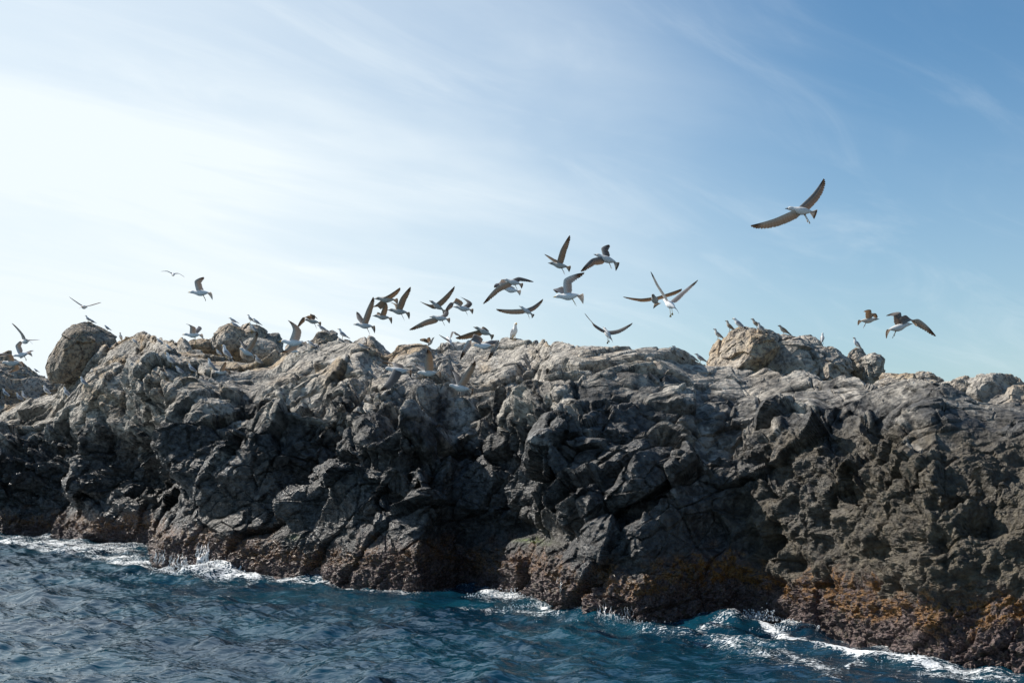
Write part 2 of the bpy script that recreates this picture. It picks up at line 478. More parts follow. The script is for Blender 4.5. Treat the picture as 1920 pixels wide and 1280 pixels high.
# large forms read off the photograph: (points, half width px, metres in (-) or out (+))
FORMS = [([(115, 838), (75, 905), (60, 1000)], 42, -2.6), ([(150, 800), (165, 900), (172, 1000)], 22, 1.1),
         ([(225, 880), (290, 930), (240, 1010)], 60, -2.2), ([(20, 840), (8, 930), (15, 990)], 18, 1.0),
         ([(215, 745), (285, 705)], 42, 1.3), ([(345, 700), (322, 750), (285, 800)], 22, -1.5),
         ([(400, 720), (370, 800), (330, 950), (310, 1040)], 40, 1.0), ([(430, 1045), (350, 1050)], 40, 0.7),
         ([(530, 760), (500, 830), (455, 900)], 30, 0.8), ([(725, 665), (680, 715), (640, 765)], 15, -1.7),
         ([(690, 660), (650, 705), (625, 770)], 22, 0.9), ([(620, 790), (575, 850), (540, 900)], 26, -1.7),
         ([(700, 780), (640, 880), (560, 960)], 30, 0.9), ([(1018, 650), (985, 700), (945, 770), (905, 820)], 13, -1.7),
         ([(860, 660), (800, 730), (770, 800)], 26, 0.6), ([(820, 655), (760, 740), (745, 775)], 16, -0.9),
         ([(1060, 665), (1040, 720), (1000, 790)], 35, 0.8), ([(745, 900), (705, 950), (660, 1000)], 20, -1.2),
         ([(640, 868), (760, 850), (960, 862), (1130, 866)], 8, -0.8), ([(985, 842), (1040, 812), (1110, 782)], 12, -1.1),
         ([(960, 800), (1040, 770), (1130, 750)], 20, 0.6), ([(1125, 965), (1200, 935), (1290, 855)], 24, -1.2),
         ([(1090, 930), (1180, 880), (1270, 800)], 26, 0.8), ([(850, 1000), (930, 988), (1075, 1002)], 22, -1.5),
         ([(830, 1050), (865, 1090)], 36, -0.8), ([(1100, 1055), (1250, 1052), (1310, 1060)], 18, -1.2),
         ([(1325, 990), (1360, 1060), (1390, 1120)], 32, -1.8), ([(1320, 900), (1280, 960), (1200, 1010)], 40, 0.6),
         ([(1650, 790), (1620, 850), (1590, 910)], 20, -1.6), ([(1440, 860), (1500, 840), (1600, 830)], 34, -0.8),
         ([(1720, 730), (1660, 770), (1620, 800)], 18, 0.7), ([(1700, 820), (1800, 800), (1900, 800)], 30, 0.6),
         ([(1760, 945), (1800, 925)], 24, -1.1), ([(1850, 960), (1910, 940)], 24, -1.0), ([(1600, 1060), (1650, 1040)], 24, -0.9),
         ([(1830, 1110), (1900, 1125)], 34, -0.9), ([(1400, 880), (1520, 900)], 20, -0.7), ([(1440, 1030), (1500, 1000)], 20, -0.8),
         ([(1830, 1180), (1800, 1220)], 16, -0.5), ([(1880, 880), (1920, 870)], 24, -0.6)]
w3 = 14 * fbm(S * 0.8, T * 0.8, 4, 131); w4 = 14 * fbm(S * 0.8, T * 0.8 + 50, 4, 141)
QX = PXa + w3 * 1.3; QY = PYa + w4 * 1.3
for pts, hw, amp in FORMS:
    x0 = min(p[0] for p in pts) - 3 * hw - 30; x1 = max(p[0] for p in pts) + 3 * hw + 30
    c0, c1_ = np.searchsorted(px, [x0, x1])
    qx = QX[:, c0:c1_]; qy = QY[:, c0:c1_]
    dm = np.full(qx.shape, 1e9)
    for (ax, ay), (bx, by) in zip(pts[:-1], pts[1:]):
        L2 = (bx - ax) ** 2 + (by - ay) ** 2
        tt = np.clip(((qx - ax) * (bx - ax) + (qy - ay) * (by - ay)) / L2, 0, 1)
        dm = np.minimum(dm, np.hypot(qx - ax - tt * (bx - ax), qy - ay - tt * (by - ay)))
    g = 1 - sst(0.15 if amp < 0 else 0.0, 1.45 if amp < 0 else 2.0, dm / hw)
    D[:, c0:c1_] += amp * g * Dw[c0:c1_][None] / 45.0 * 0.62
row = np.concatenate([np.zeros(NL), v, np.ones(NB)])[:, None]
fade = 1 - 0.70 * sst(0.70, 0.95, row)
D = D * fade * (0.45 + 0.55 * ln)
P1 = P + N * blur(blur(D, 1, 0), 1, 1)[..., None]
# spread the rows and columns again over the forms just made, so that no flank is left with stretched faces
def respread(arrs, axis, lo, hi):
    A = arrs[0]
    d = np.linalg.norm(np.diff(A, axis=axis), axis=-1)
    d = d / np.maximum(A[..., 1][tuple(slice(0, -1) if i == axis else slice(None) for i in range(2))], 5)
    if axis == 1: d = d.T; arrs = [np.swapaxes(a_, 0, 1) for a_ in arrs]
    d = d[lo:hi]
    med = np.median(d); d = np.clip(d, med * .5, med * 6)
    d = blur(blur(blur(d, 10, 0), 16, 1), 10, 1)
    c = np.concatenate([np.zeros((1, d.shape[1])), np.cumsum(d, 0)]); c = c / c[-1:] * (hi - lo)
    out = [a_.copy() for a_ in arrs]; k_ = np.arange(hi - lo + 1)
    for j_ in range(d.shape[1]):
        pos = np.interp(k_, c[:, j_], k_)
        i0 = np.minimum(pos.astype(int), hi - lo - 1); f_ = pos - i0
        for a_, o_ in zip(arrs, out):
            f2_ = f_[:, None] if a_.ndim == 3 else f_
            o_[lo:hi + 1, j_] = a_[lo + i0, j_] * (1 - f2_) + a_[lo + i0 + 1, j_] * f2_
    return [np.swapaxes(a_, 0, 1) for a_ in out] if axis == 1 else out
ROWF = np.repeat(row, X.shape[1], 1)
P1, N, PXa, PYa, S, T, ln, ROWF = respread([P1, N, PXa, PYa, S, T, ln, ROWF], 0, NL, NL + NV - 1)
P1, N, PXa, PYa, S, T, ln, ROWF = respread([P1, N, PXa, PYa, S, T, ln, ROWF], 1, 0, NU - 1)
fade = 1 - 0.55 * sst(0.72, 0.95, ROWF)
def normals(A, k):
    B = blur(blur(A, k, 0), k, 1)
    M = np.cross(np.gradient(B, axis=1), np.gradient(B, axis=0))
    M /= np.linalg.norm(M, axis=-1, keepdims=True) + 1e-9
    return M * np.sign(np.sum(M * N, -1).mean())
N1 = normals(P1, 11) * 0.75 + N * 0.25
N1 /= np.linalg.norm(N1, axis=-1, keepdims=True)
# second pass: the finer breakage is cut in space, so it does not stretch on the flanks of the large forms
xs, xo, xz = axes(P1)
m1 = fbm3(xs * .35, xo * .35, xz * .35, 3, 301); m2 = fbm3(xs * .35 + 31, xo * .35, xz * .35, 3, 302)
xs_ = xs + 0.22 * m1; xz_ = xz + 0.22 * m2; xo_ = xo + 0.2 * (m1 - m2)
Q = xs_ * math.cos(a0) + xz_ * math.sin(a0); U = -xs_ * math.sin(a0) + xz_ * math.cos(a0)
b2, e2, _ = blocks3(Q / 3.0, xo_ / 2.0, U / 1.45, 202, 1.0, 0.4)
b3, e3, _ = blocks3(Q / 0.95, xo_ / 0.8, U / 0.52, 303, 0.9, 0.3)
b4, e4, _ = blocks3(xs_ / 0.32, xo_ / 0.32, xz_ / 0.24, 404, 0.9, 0.3)
D = 0.72 * b2 + 0.19 * b3 * (0.45 + 0.8 * sst(-0.3, 0.4, m2)) + 0.06 * b4 * sst(-0.3, 0.3, m1) - 0.10
D -= 0.16 * (1 - sst(0, 0.05, e2)) + 0.06 * (1 - sst(0, 0.07, e3))
D += -0.03 + 0.04 * fbm3(Q * 0.9, xo * 0.9, U * 1.5, 5, 311, 0.55, 1) + 0.03 * fbm3(xs * 3.1, xo * 3.1, xz * 3.1, 4, 312, 0.6)
D *= (0.45 + 0.55 * ln)
# beds and joints: long parallel cracks that dip with the strata, and steps between the beds
bd = (U / 2.1 + 0.22 * m1) % 1.0; jd = (Q / 3.7 + 0.25 * m2 + 0.3) % 1.0
bm_ = sst(-0.25, 0.2, fbm3(Q * .22, xo * .22, U * .22, 2, 331)); jm_ = sst(-0.1, 0.3, fbm3(Q * .25, xo * .25, U * .25, 2, 332))
D += (0.55 * bd - 0.25) * bm_ * ln + (0.28 * jd - 0.12) * jm_ * ln
D -= 0.16 * (1 - sst(0, 0.03, np.minimum(bd, 1 - bd))) * bm_ + 0.10 * (1 - sst(0, 0.02, np.minimum(jd, 1 - jd))) * jm_
led = sst(0.35, 0.6, fbm(S * 0.15, T * 0.5, 2, 81) + 0.45) * sst(1.3, 2.2, xz) * (1 - sst(3.6, 4.8, xz))
D += 0.10 * led * ((xz_ * 1.7 + 0.3 * m1) % 1.0)
# honeycomb weathering of the right-hand lower face
hc = sst(1230, 1480, PXa + 120 * m1) * sst(0.5, 1.2, xz) * (1 - sst(3.6, 5.0, xz + 1.2 * m2))
_, he, h1 = blocks3(xs_ / 0.95 + .3 * m2, xo_ / 1.1, xz_ / 0.8, 505)
_, he2, h12 = blocks3(xs / 0.33, xo / 0.33, xz / 0.28, 606)
bl = fbm3(xs * 2.2, xo * 2.2, xz * 2.2, 5, 91, 0.55, 2)
D = D * (1 - 0.6 * hc) + hc * (-(0.42 + 0.5 * m1) * sst(0.62, 0.1, h1) - 0.11 * sst(0.55, 0.0, h12) + 0.15 * bl * (1 + 1.2 * m2) + 0.12)
# knobbly weed and mussel zone
wz = 1 - sst(0.8, 1.5, xz + 0.5 * m1)
D += wz * (0.20 * fbm3(xs * 1.1, xo * 1.1, xz * 1.3, 3, 111, 0.5, 2) + 0.15 * fbm3(xs * 3.5, xo * 3.5, xz * 3.5, 4, 112, 0.62, 2) + 0.08)
P2 = P1 + N1 * (D * (0.1 + 0.9 * fade))[..., None]
X, Y, Z = P2[..., 0], P2[..., 1], P2[..., 2]
# pigments, and the shine of wet rock painted in as pale spots
nz = fbm(S * 0.45, T * 0.45, 5, 151, 0.6); nf = fbm(S * 2.0, T * 2.0, 4, 161, 0.6)
pale = sst(4.3, 6.5, Z + 2.1 * nz + 0.8 * nf)
pale = np.clip(pale + 0.55 * sst(0.25, 0.6, nz) * sst(3.2, 5, Z) * (1 - pale), 0, 1)
warm = sst(0.05, 0.5, fbm(S * 0.22 + 9, T * 0.3, 4, 171)) * sst(5.5, 8, Z)
gold = sst(0.45, 0.75, Z + 0.5 * nz) * (1 - sst(1.05, 1.35, Z + 0.45 * nz + 0.40 * nf)) * sst(-0.60, -0.10, fbm(S * 0.7, T * 0.7, 3, 181))
gold *= 0.55 + 0.45 * sst(1000, 1400, PXa)
weed = 1 - sst(0.9, 1.5, Z + 0.6 * nz + 0.3 * nf)
brown = np.clip(sst(1150, 1600, PXa + 260 * nz) * sst(0, 1.0, 5.0 - Z + nz) * 0.9 + 0.3 * sst(0, .5, fbm(S * .3, T * .3, 3, 191)) * sst(3.5, 1.5, Z), 0, 1)
wet = np.clip(1 - sst(3.0, 5.5, Z + 1.2 * nz), 0, 1) * (1 - 0.5 * brown)
green = np.exp(-((PXa - 985 + 20 * nz) / 24) ** 2 - ((PYa - 1008) / 5) ** 2) * 1.1 + np.exp(-((PXa - 560) / 12) ** 2 - ((PYa - 1010) / 5) ** 2) * .7
guano_glint = sst(0.28, 0.6, fbm(S * 1.4, T * 0.35, 4, 201)) * sst(6, 7.5, Z) * 0.6
glint = np.exp(-((PXa - 1330) / 28) ** 2 - ((PYa - 850) / 36) ** 2) + np.exp(-((PXa - 1300) / 50) ** 2 - ((PYa - 905) / 30) ** 2) * .5  # glints on the wet face, painted as soft pale patches
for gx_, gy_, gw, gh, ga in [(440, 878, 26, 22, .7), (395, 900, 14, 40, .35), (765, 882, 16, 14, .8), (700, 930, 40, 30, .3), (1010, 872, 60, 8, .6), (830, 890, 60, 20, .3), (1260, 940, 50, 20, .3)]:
    glint = glint + ga * np.exp(-((PXa - gx_ + 25 * nz) / gw) ** 2 - ((PYa - gy_) / gh) ** 2)
guano_glint = np.clip(guano_glint + glint * 0.7 * sst(-0.15, 0.3, nf), 0, 1)
cliff = grid_mesh('rock_cliff', X, Y, Z, ROCK, dict(pale=pale, warm=warm, gold=gold, weed=weed, brown=brown, wet=wet, green=np.clip(green, 0, 1), guano_glint=guano_glint))
tag(cliff, kind='structure')

# ------------------------------------------------------------------ loose rocks and knobs standing on the islet
import bmesh
ICO = {}
def ico(n):
    if n not in ICO:
        bm = bmesh.new(); bmesh.ops.create_icosphere(bm, subdivisions=n, radius=1.0)
        ICO[n] = (np.array([v_.co[:] for v_ in bm.verts]), np.array([[v_.index for v_ in f_.verts] for f_ in bm.faces], np.int32)); bm.free()
    return ICO[n]
def tri_mesh(name, V, Fc, mat, attrs=None, smooth=False):
    me = bpy.data.meshes.new(name)
    me.vertices.add(len(V)); me.vertices.foreach_set('co', np.asarray(V, np.float32).ravel())
    k_ = Fc.shape[1]
    me.loops.add(Fc.size); me.loops.foreach_set('vertex_index', Fc.astype(np.int32).ravel())
    me.polygons.add(len(Fc)); me.polygons.foreach_set('loop_start', np.arange(0, Fc.size, k_, dtype=np.int32))
    me.polygons.foreach_set('use_smooth', np.full(len(Fc), smooth, bool)); me.update()
    for k_, v_ in (attrs or {}).items():
        a = me.attributes.new(k_, 'FLOAT', 'POINT'); a.data.foreach_set('value', np.asarray(v_, np.float32))
    me.materials.append(mat)
    o = bpy.data.objects.new(name, me); C.objects.link(o)
    return o
def lump(pxc, py_top, hw, h, Yc, deep, seed, level=7, facets=14, rough=1.0, lean=0.0, warmth=0.3, light=1.0, boxy=0.72):
    """one rock: ellipsoid cut by random planes, then broken up; h = full height in rows, hw = half width in columns"""
    D0, Fc = ico(level)
    r_ = np.random.default_rng(seed)
    nn = r_.normal(size=(facets, 3)); nn /= np.linalg.norm(nn, axis=1)[:, None]
    dd = boxy + (1 - boxy) * r_.random(facets)
    proj_ = D0 @ nn.T
    rad = np.min(np.where(proj_ > 0.05, dd[None] / np.maximum(proj_, 0.05), 1.15), axis=1)
    rad = np.minimum(rad, 1.08)
    V = D0 * rad[:, None]
    m = Yc / F
    sx_, sz_ = hw * m, h * m / 2
    V = V * np.array([sx_, deep, sz_])
    V[:, 0] += lean * V[:, 2]
    x0, _, z0 = unproj(pxc, py_top + h / 2, Yc)
    a, b, c = [(V[:, i] + o_).astype(np.float32) for i, o_ in enumerate((x0, Yc, z0))]
    sc_ = min(sx_, sz_, deep)
    n1_, _, _ = blocks3(a / (sc_ * .9), b / (sc_ * .9), c / (sc_ * .7), seed + 5, 0.8, 0.3)
    n2_, _, _ = blocks3(a / (sc_ * .35), b / (sc_ * .35), c / (sc_ * .28), seed + 6, 0.8, 0.3)
    dsp = rough * (sc_ * (0.16 * n1_ + 0.06 * n2_) + 0.10 * sc_ * fbm3(a / sc_ * 1.3, b / sc_ * 1.3, c / sc_ * 1.3, 5, seed, 0.55)
                   + 0.05 * fbm3(a * 2.6, b * 2.6, c * 2.6, 4, seed + 3, 0.6))
    V = np.stack([a, b, c], 1) + D0 * dsp[:, None]
    w_ = np.clip(warmth + 1.3 * fbm3(a * .6, b * .6, c * .6, 4, seed + 9, 0.6), 0, 1)
    return V, Fc, w_, np.full(len(V), light), np.clip(0.5 * sst(.1, .5, fbm3(a * 1.2, b * 1.2, c * .5, 3, seed + 12)), 0, 1)
def rock(name, label, cat, lumps, kind=None):
    Vs, Fs, Ws, Ls, Gs = [], [], [], [], []
    n = 0
    for kw in lumps:
        V, Fc, w_, l_, g_ = lump(**kw)
        Vs.append(V); Fs.append(Fc + n); Ws.append(w_); Ls.append(l_); Gs.append(g_); n += len(V)
    z0 = np.zeros(n)
    o = tri_mesh(name, np.concatenate(Vs), np.concatenate(Fs), ROCK, dict(pale=np.concatenate(Ls), warm=np.concatenate(Ws), guano_glint=np.concatenate(Gs) * .5,
                 gold=z0, weed=z0, brown=z0, wet=z0, green=z0))
    return tag(o, label, cat, kind=kind)
rock('hill', None, None, [dict(pxc=15, py_top=684, hw=125, h=160, Yc=100, deep=9, seed=11, level=8, facets=20, rough=1.5, warmth=.5, light=.75),
                          dict(pxc=-160, py_top=715, hw=150, h=150, Yc=104, deep=9, seed=12, level=7, facets=20, rough=1.5, warmth=.4, light=.75)], kind='structure')
rock('boulder', 'huge rounded brown boulder with an orange stained top at the left end', 'boulder',
     [dict(pxc=154, py_top=606, hw=58, h=122, Yc=83, deep=2.1, seed=25, facets=16, rough=.6, lean=.25, warmth=.65, light=.6, boxy=.8)])
rock('rock_outcrop', 'knob of rounded tan rocks with gulls on top, left of centre', 'rock',
     [dict(pxc=428, py_top=613, hw=36, h=76, Yc=76, deep=1.6, seed=31, rough=.8, lean=.25, warmth=.6, boxy=.85),
      dict(pxc=472, py_top=611, hw=40, h=80, Yc=77, deep=1.8, seed=32, rough=.8, lean=-.1, warmth=.1, boxy=.85),
      dict(pxc=512, py_top=622, hw=17, h=56, Yc=77.5, deep=1.0, seed=34, rough=.9, warmth=.0, light=.75)])
rock('boulder', 'smooth pale rounded boulder leaning against the front of the tan knob', 'boulder',
     [dict(pxc=490, py_top=634, hw=37, h=56, Yc=74, deep=1.0, seed=33, rough=.35, warmth=.15, boxy=.86, lean=-.2)])
rock('boulder', 'low reddish rock beside the tan knob, a gull landing on it', 'boulder',
     [dict(pxc=376, py_top=636, hw=32, h=30, Yc=75.5, deep=1.0, seed=36, rough=1.2, warmth=1.0)])
rock('boulder', 'grey blocky rock with two standing gulls right of the tan knob', 'boulder',
     [dict(pxc=603, py_top=626, hw=46, h=90, Yc=72, deep=1.6, seed=41, warmth=.0, light=.8), dict(pxc=642, py_top=640, hw=32, h=44, Yc=72, deep=1.5, seed=42, warmth=.1, light=.8)])
rock('rock_outcrop', 'broad pale rock knob with an ochre left end and a row of gulls', 'rock',
     [dict(pxc=1392, py_top=619, hw=68, h=128, Yc=46.5, deep=1.8, seed=51, level=8, warmth=.75, lean=.25, boxy=.8),
      dict(pxc=1468, py_top=628, hw=86, h=150, Yc=47, deep=2.2, seed=52, level=8, warmth=.12, boxy=.85),
      dict(pxc=1540, py_top=637, hw=66, h=170, Yc=46.5, deep=2.0, seed=53, level=8, warmth=.0, lean=-.3, boxy=.85, light=.9)])
rock('boulder', 'squarish cleft rock with one white gull on top, right of the knob', 'boulder',
     [dict(pxc=1607, py_top=654, hw=19, h=62, Yc=46, deep=.6, seed=61, warmth=.5, boxy=.75), dict(pxc=1634, py_top=660, hw=23, h=62, Yc=45.6, deep=.7, seed=62, warmth=.3, boxy=.75)])
rock('boulder', 'cream coloured cracked rock sloping down right of the cleft rock', 'boulder',
     [dict(pxc=1690, py_top=692, hw=66, h=96, Yc=40, deep=1.0, seed=63, warmth=.55, boxy=.75), dict(pxc=1742, py_top=698, hw=36, h=90, Yc=39.5, deep=.9, seed=64, warmth=.3, boxy=.75)])
rock('boulder', 'low cream rock in the dip between the two cream ridges at right', 'boulder',
     [dict(pxc=1803, py_top=711, hw=66, h=90, Yc=38.5, deep=.8, seed=66, warmth=.45, boxy=.75)])
rock('boulder', 'pale rounded rocks at the right edge of the islet', 'boulder',
     [dict(pxc=1868, py_top=704, hw=76, h=120, Yc=38, deep=1.1, seed=67, warmth=.45, boxy=.62), dict(pxc=1922, py_top=712, hw=70, h=120, Yc=37, deep=1.0, seed=70, warmth=.35, boxy=.62), dict(pxc=1990, py_top=720, hw=50, h=90, Yc=37, deep=1.2, seed=69, warmth=.2)])

# ------------------------------------------------------------------ the sea
def sea_material():
    t = NT('sea_water')
    co = t.coord()
    foam = t.attr('foam')
    v = t.mapping(co, (1.0, 1.6, 1.0), (0, 0, 0.2))
    n = t.math('ADD', t.math('MULTIPLY', t.noise(v, 1.4, 2, 0.5, 0.5), 1.0), t.math('MULTIPLY', t.noise(v, 4.5, 2, 0.5, 0.4), 0.26))
    nb = t.bump(n, 0.085, 0.8)
    col = t.mix(t.rng(t.noise(co, 0.25, 3), 0.35, 0.65), (0.002, 0.023, 0.045), (0.004, 0.046, 0.074))
    w = t.bsdf(Base_Color=col, Roughness=0.02, Normal=nb)
    w.inputs['IOR'].default_value = 1.333
    f1 = t.noise(co, 3.2, 5, 0.6, 1.4)
    f2 = t.noise(co, 14.0, 3, 0.6, 0.5)
    lace = t.math('SUBTRACT', 1.0, t.math('MULTIPLY', t.math('ABSOLUTE', t.math('SUBTRACT', f1, 0.5)), 7.0), clamp=True)
    m = t.math('ADD', t.math('MULTIPLY', lace, 0.62), t.math('MULTIPLY', t.rng(f2, 0.3, 0.7), 0.50))
    th = t.math('SUBTRACT', 1.25, t.math('MULTIPLY', foam, 1.15))
    k = t.rng(t.math('SUBTRACT', m, th), -0.16, 0.30)
    fo = t.bsdf(Base_Color=(0.78, 0.81, 0.82), Roughness=0.8, Normal=t.bump(f2, 0.06, 0.8))
    mx = t.n('ShaderNodeMixShader')
    t.put(mx.inputs[0], k); t.put(mx.inputs[1], w.outputs[0]); t.put(mx.inputs[2], fo.outputs[0])
    return t.done(mx.outputs[0])
SEA = sea_material()
NR, NC = 900, 1300
yy = np.concatenate([np.linspace(17, 85, NR - 160), 85 + (np.linspace(0, 1, 161)[1:] ** 3) * 7000])
tx = np.linspace(-0.62, 0.62, NC)
fan = np.where(yy > 100, 1 + (yy - 100) / 300, 1.0)
sx = yy[:, None] * tx[None, :] * np.minimum(fan, 6)[:, None]
sy = np.repeat(yy[:, None], NC, 1)
def waves(x, y):
    z = np.zeros_like(x); r_ = np.random.default_rng(5)
    wx = 0.5 * gn(x * 0.22, y * 0.22, 900); 
    for i in range(26):
        lam = 5.6 * 0.88 ** i
        a = math.radians(205 + r_.normal() * 38)
        k_ = 2 * math.pi / lam
        ph = k_ * (x * math.cos(a) + y * math.sin(a)) + r_.random() * 6.28 + 1.3 * gn(x / lam * 0.35, y / lam * 0.35, 910 + i) * 3
        z += 0.0185 * min(lam, 1.6) * (0.25 + 0.75 * min(1, lam / 0.9)) * (1.3 - np.abs(np.sin(ph / 2)) * 2 + 0.35 * np.cos(ph)) * (0.65 + 1.3 * gn(x * .11, y * .16, 950 + i // 4))
    z += 0.10 * fbm(x * 0.5, y * 0.8, 3, 960, 0.45)
    return z
sz = 0.88 * waves(sx, sy) * np.clip(1.25 - sy / 400, 0, 1)
# foam where the swell breaks on the rock
qx, qy = proj(sx, sy, 0 * sx)
wlp = ip(qx, WATERLINE)
off = qy - wlp                                             # rows below the waterline
nfm = fbm(sx * 0.5, sy * 0.5, 4, 300, 0.6)
def band(pts, hw, amp):
    dm = np.full(qx.shape, 1e9)
    for (ax, ay), (bx, by) in zip(pts[:-1], pts[1:]):
        L2 = (bx - ax) ** 2 + (by - ay) ** 2
        tt = np.clip(((qx - ax) * (bx - ax) + (qy - ay) * (by - ay)) / L2, 0, 1)
        dm = np.minimum(dm, np.hypot((qx - ax - tt * (bx - ax)) * 0.6, qy - ay - tt * (by - ay)))
    return amp * np.exp(-(dm / hw) ** 2)
foam = 0.42 * np.exp(-np.clip(off, 0, 999) / 7) * (off > -12)
for b in [([(0, 1012), (120, 1022), (250, 1032)], 12, .62), ([(60, 1025), (180, 1040), (300, 1062)], 10, .6), ([(200, 1050), (330, 1075), (480, 1082)], 8, .62),
          ([(340, 1078), (400, 1076), (460, 1074), (505, 1066)], 5, .95), ([(520, 1088), (640, 1095), (700, 1108)], 4, .5),
          ([(640, 1092), (700, 1100), (730, 1105)], 4, .55), ([(900, 1110), (960, 1118), (1010, 1128), (1020, 1140)], 6, .75), ([(860, 1140), (960, 1145), (1050, 1150)], 5, .5),
          ([(1240, 1180), (1300, 1178), (1400, 1165)], 6, .6), ([(1380, 1158), (1420, 1165), (1470, 1190), (1530, 1215), (1640, 1235)], 6, .85),
          ([(1560, 1210), (1620, 1228), (1590, 1252)], 4, .7), ([(1640, 1228), (1760, 1250), (1920, 1262)], 9, .66), ([(1410, 1210), (1500, 1232), (1560, 1265)], 14, .45),
          ([(1410, 1155), (1440, 1160), (1530, 1180)], 7, .8), ([(1730, 1262), (1900, 1275)], 10, .5), ([(1200, 1172), (1350, 1200), (1480, 1250)], 14, .40),
          ([(120, 1030), (170, 1040)], 8, .3)]:
    foam = np.maximum(foam, band(*b))
foam = np.clip(foam * (0.85 + 0.9 * nfm), 0, 1.1)
sz = sz + 0.05 * np.clip(foam, 0, 1) + band([(345, 1079), (430, 1076), (505, 1066)], 6, .35)
# the swell flattens where it meets nothing: keep as is
sea = grid_mesh('sea', sx, sy, sz, SEA, dict(foam=foam), smooth=True)
tag(sea, kind='structure')

# ------------------------------------------------------------------ water running off the rock and thrown up by the swell
def froth_material():
    t = NT('froth')
    d = t.bsdf(Base_Color=(0.75, 0.79, 0.81), Roughness=0.35)
    d.inputs['Transmission Weight'].default_value = 0.3
    return t.done(d.outputs[0])
FROTH = froth_material()
def seen(px_, py_):
    x, y, z = unproj(px_, py_, 1.0)
    dr = Vector((float(x), 1.0, float(z) - CAMZ)).normalized()
    hit, loc, nn, _, ob, _ = sc.ray_cast(bpy.context.evaluated_depsgraph_get(), Vector((0, 0, CAMZ)), dr)
    return np.array(loc) - 0.03 * np.array(dr) if hit else None
bpy.context.view_layer.update()
def trickles(name, groups, seed):
    rr = np.random.default_rng(seed); Vs, Fs, n = [], [], 0
    for (x0, x1, y0, y1, cnt, rad) in groups:
        for _ in range(cnt):
            x = rr.uniform(x0, x1); a = y0 + rr.uniform(0, .5) * (y1 - y0); b = y1 - rr.uniform(0, .15) * (y1 - y0)
            pts = [seen(x + rr.normal() * .5 + 1.2 * math.sin(k_ * .9 + x), y_) for k_, y_ in enumerate(np.arange(a, b, 2.5))]
            pts = [p for p in pts if p is not None]
            if len(pts) < 3: continue
            pts = np.array(pts); ym = np.minimum.accumulate(pts[:, 1]); pts[:, 1] = ym      # falling water does not climb back into the rock
            r_ = rad * rr.uniform(.5, 1.3) * np.sin(np.linspace(.25, 2.9, len(pts))) * (1 + .5 * rr.normal(size=len(pts)).clip(-1, 1))
            th = np.linspace(0, 2 * math.pi, 5, endpoint=False)
            P_ = pts[:, None] + np.stack([np.cos(th), np.sin(th), 0 * th], 1)[None] * np.abs(r_)[:, None, None]
            m_ = len(pts); idx = np.arange(m_ * 5).reshape(m_, 5) + n; idx = np.concatenate([idx, idx[:, :1]], 1)
            Vs.append(P_.reshape(-1, 3)); Fs.append(np.stack([idx[:-1, :-1], idx[:-1, 1:], idx[1:, 1:], idx[1:, :-1]], -1).reshape(-1, 4)); n += m_ * 5
    if Vs: tag(tri_mesh(name, np.concatenate(Vs), np.concatenate(Fs), FROTH, smooth=True), 'thin white threads of sea water draining down the weedy foot of the rock', 'water', kind='stuff')
trickles('running_water', [(368, 392, 1014, 1068, 46, .010), (318, 350, 1036, 1066, 30, .008), (292, 314, 1028, 1060, 16, .008), (398, 436, 1044, 1066, 18, .007), (1120, 1136, 1124, 1160, 11, .005), (1138, 1190, 1134, 1162, 14, .004), (1045, 1053, 1080, 1112, 4, .004)], 3)
def spray(name, spots, seed):
    rr = np.random.default_rng(seed); D0, Fc = ico(2); Vs, Fs, n = [], [], 0
    for (px_, py_, wx, hz, cnt, rad) in spots:
        g = np.array([float(q_) for q_ in unproj(px_, py_, sea_depth(px_, py_))])
        for _ in range(cnt):
            u_ = rr.normal(size=2); hgt = abs(rr.normal()) * hz * math.exp(-.5 * u_[0] ** 2)
            c = g + np.array([u_[0] * wx, u_[1] * .25, hgt + .02]); r_ = rad * rr.uniform(.25, 1.0) ** 2 + .003
            Vs.append(c + D0 * r_ * np.array([1, 1, rr.uniform(.7, 1.8)])); Fs.append(Fc + n); n += len(D0)
    tag(tri_mesh(name, np.concatenate(Vs), np.concatenate(Fs), FROTH, smooth=True), 'white spray and froth thrown up where the swell meets the rock', 'spray', kind='stuff')
spray('spray', [(1432, 1163, .28, .11, 420, .016), (1500, 1180, .4, .08, 260, .018), (1400, 1160, .2, .1, 150, .015), (430, 1077, 1.1, .14, 520, .035), (495, 1072, .5, .28, 300, .03), (350, 1070, .5, .15, 160, .03),
                (935, 1120, .5, .14, 240, .018), (1010, 1140, .5, .06, 160, .015), (210, 1026, 1.5, .06, 160, .03), (1150, 1164, .6, .05, 200, .012), (1700, 1236, .5, .05, 200, .012)], 9)

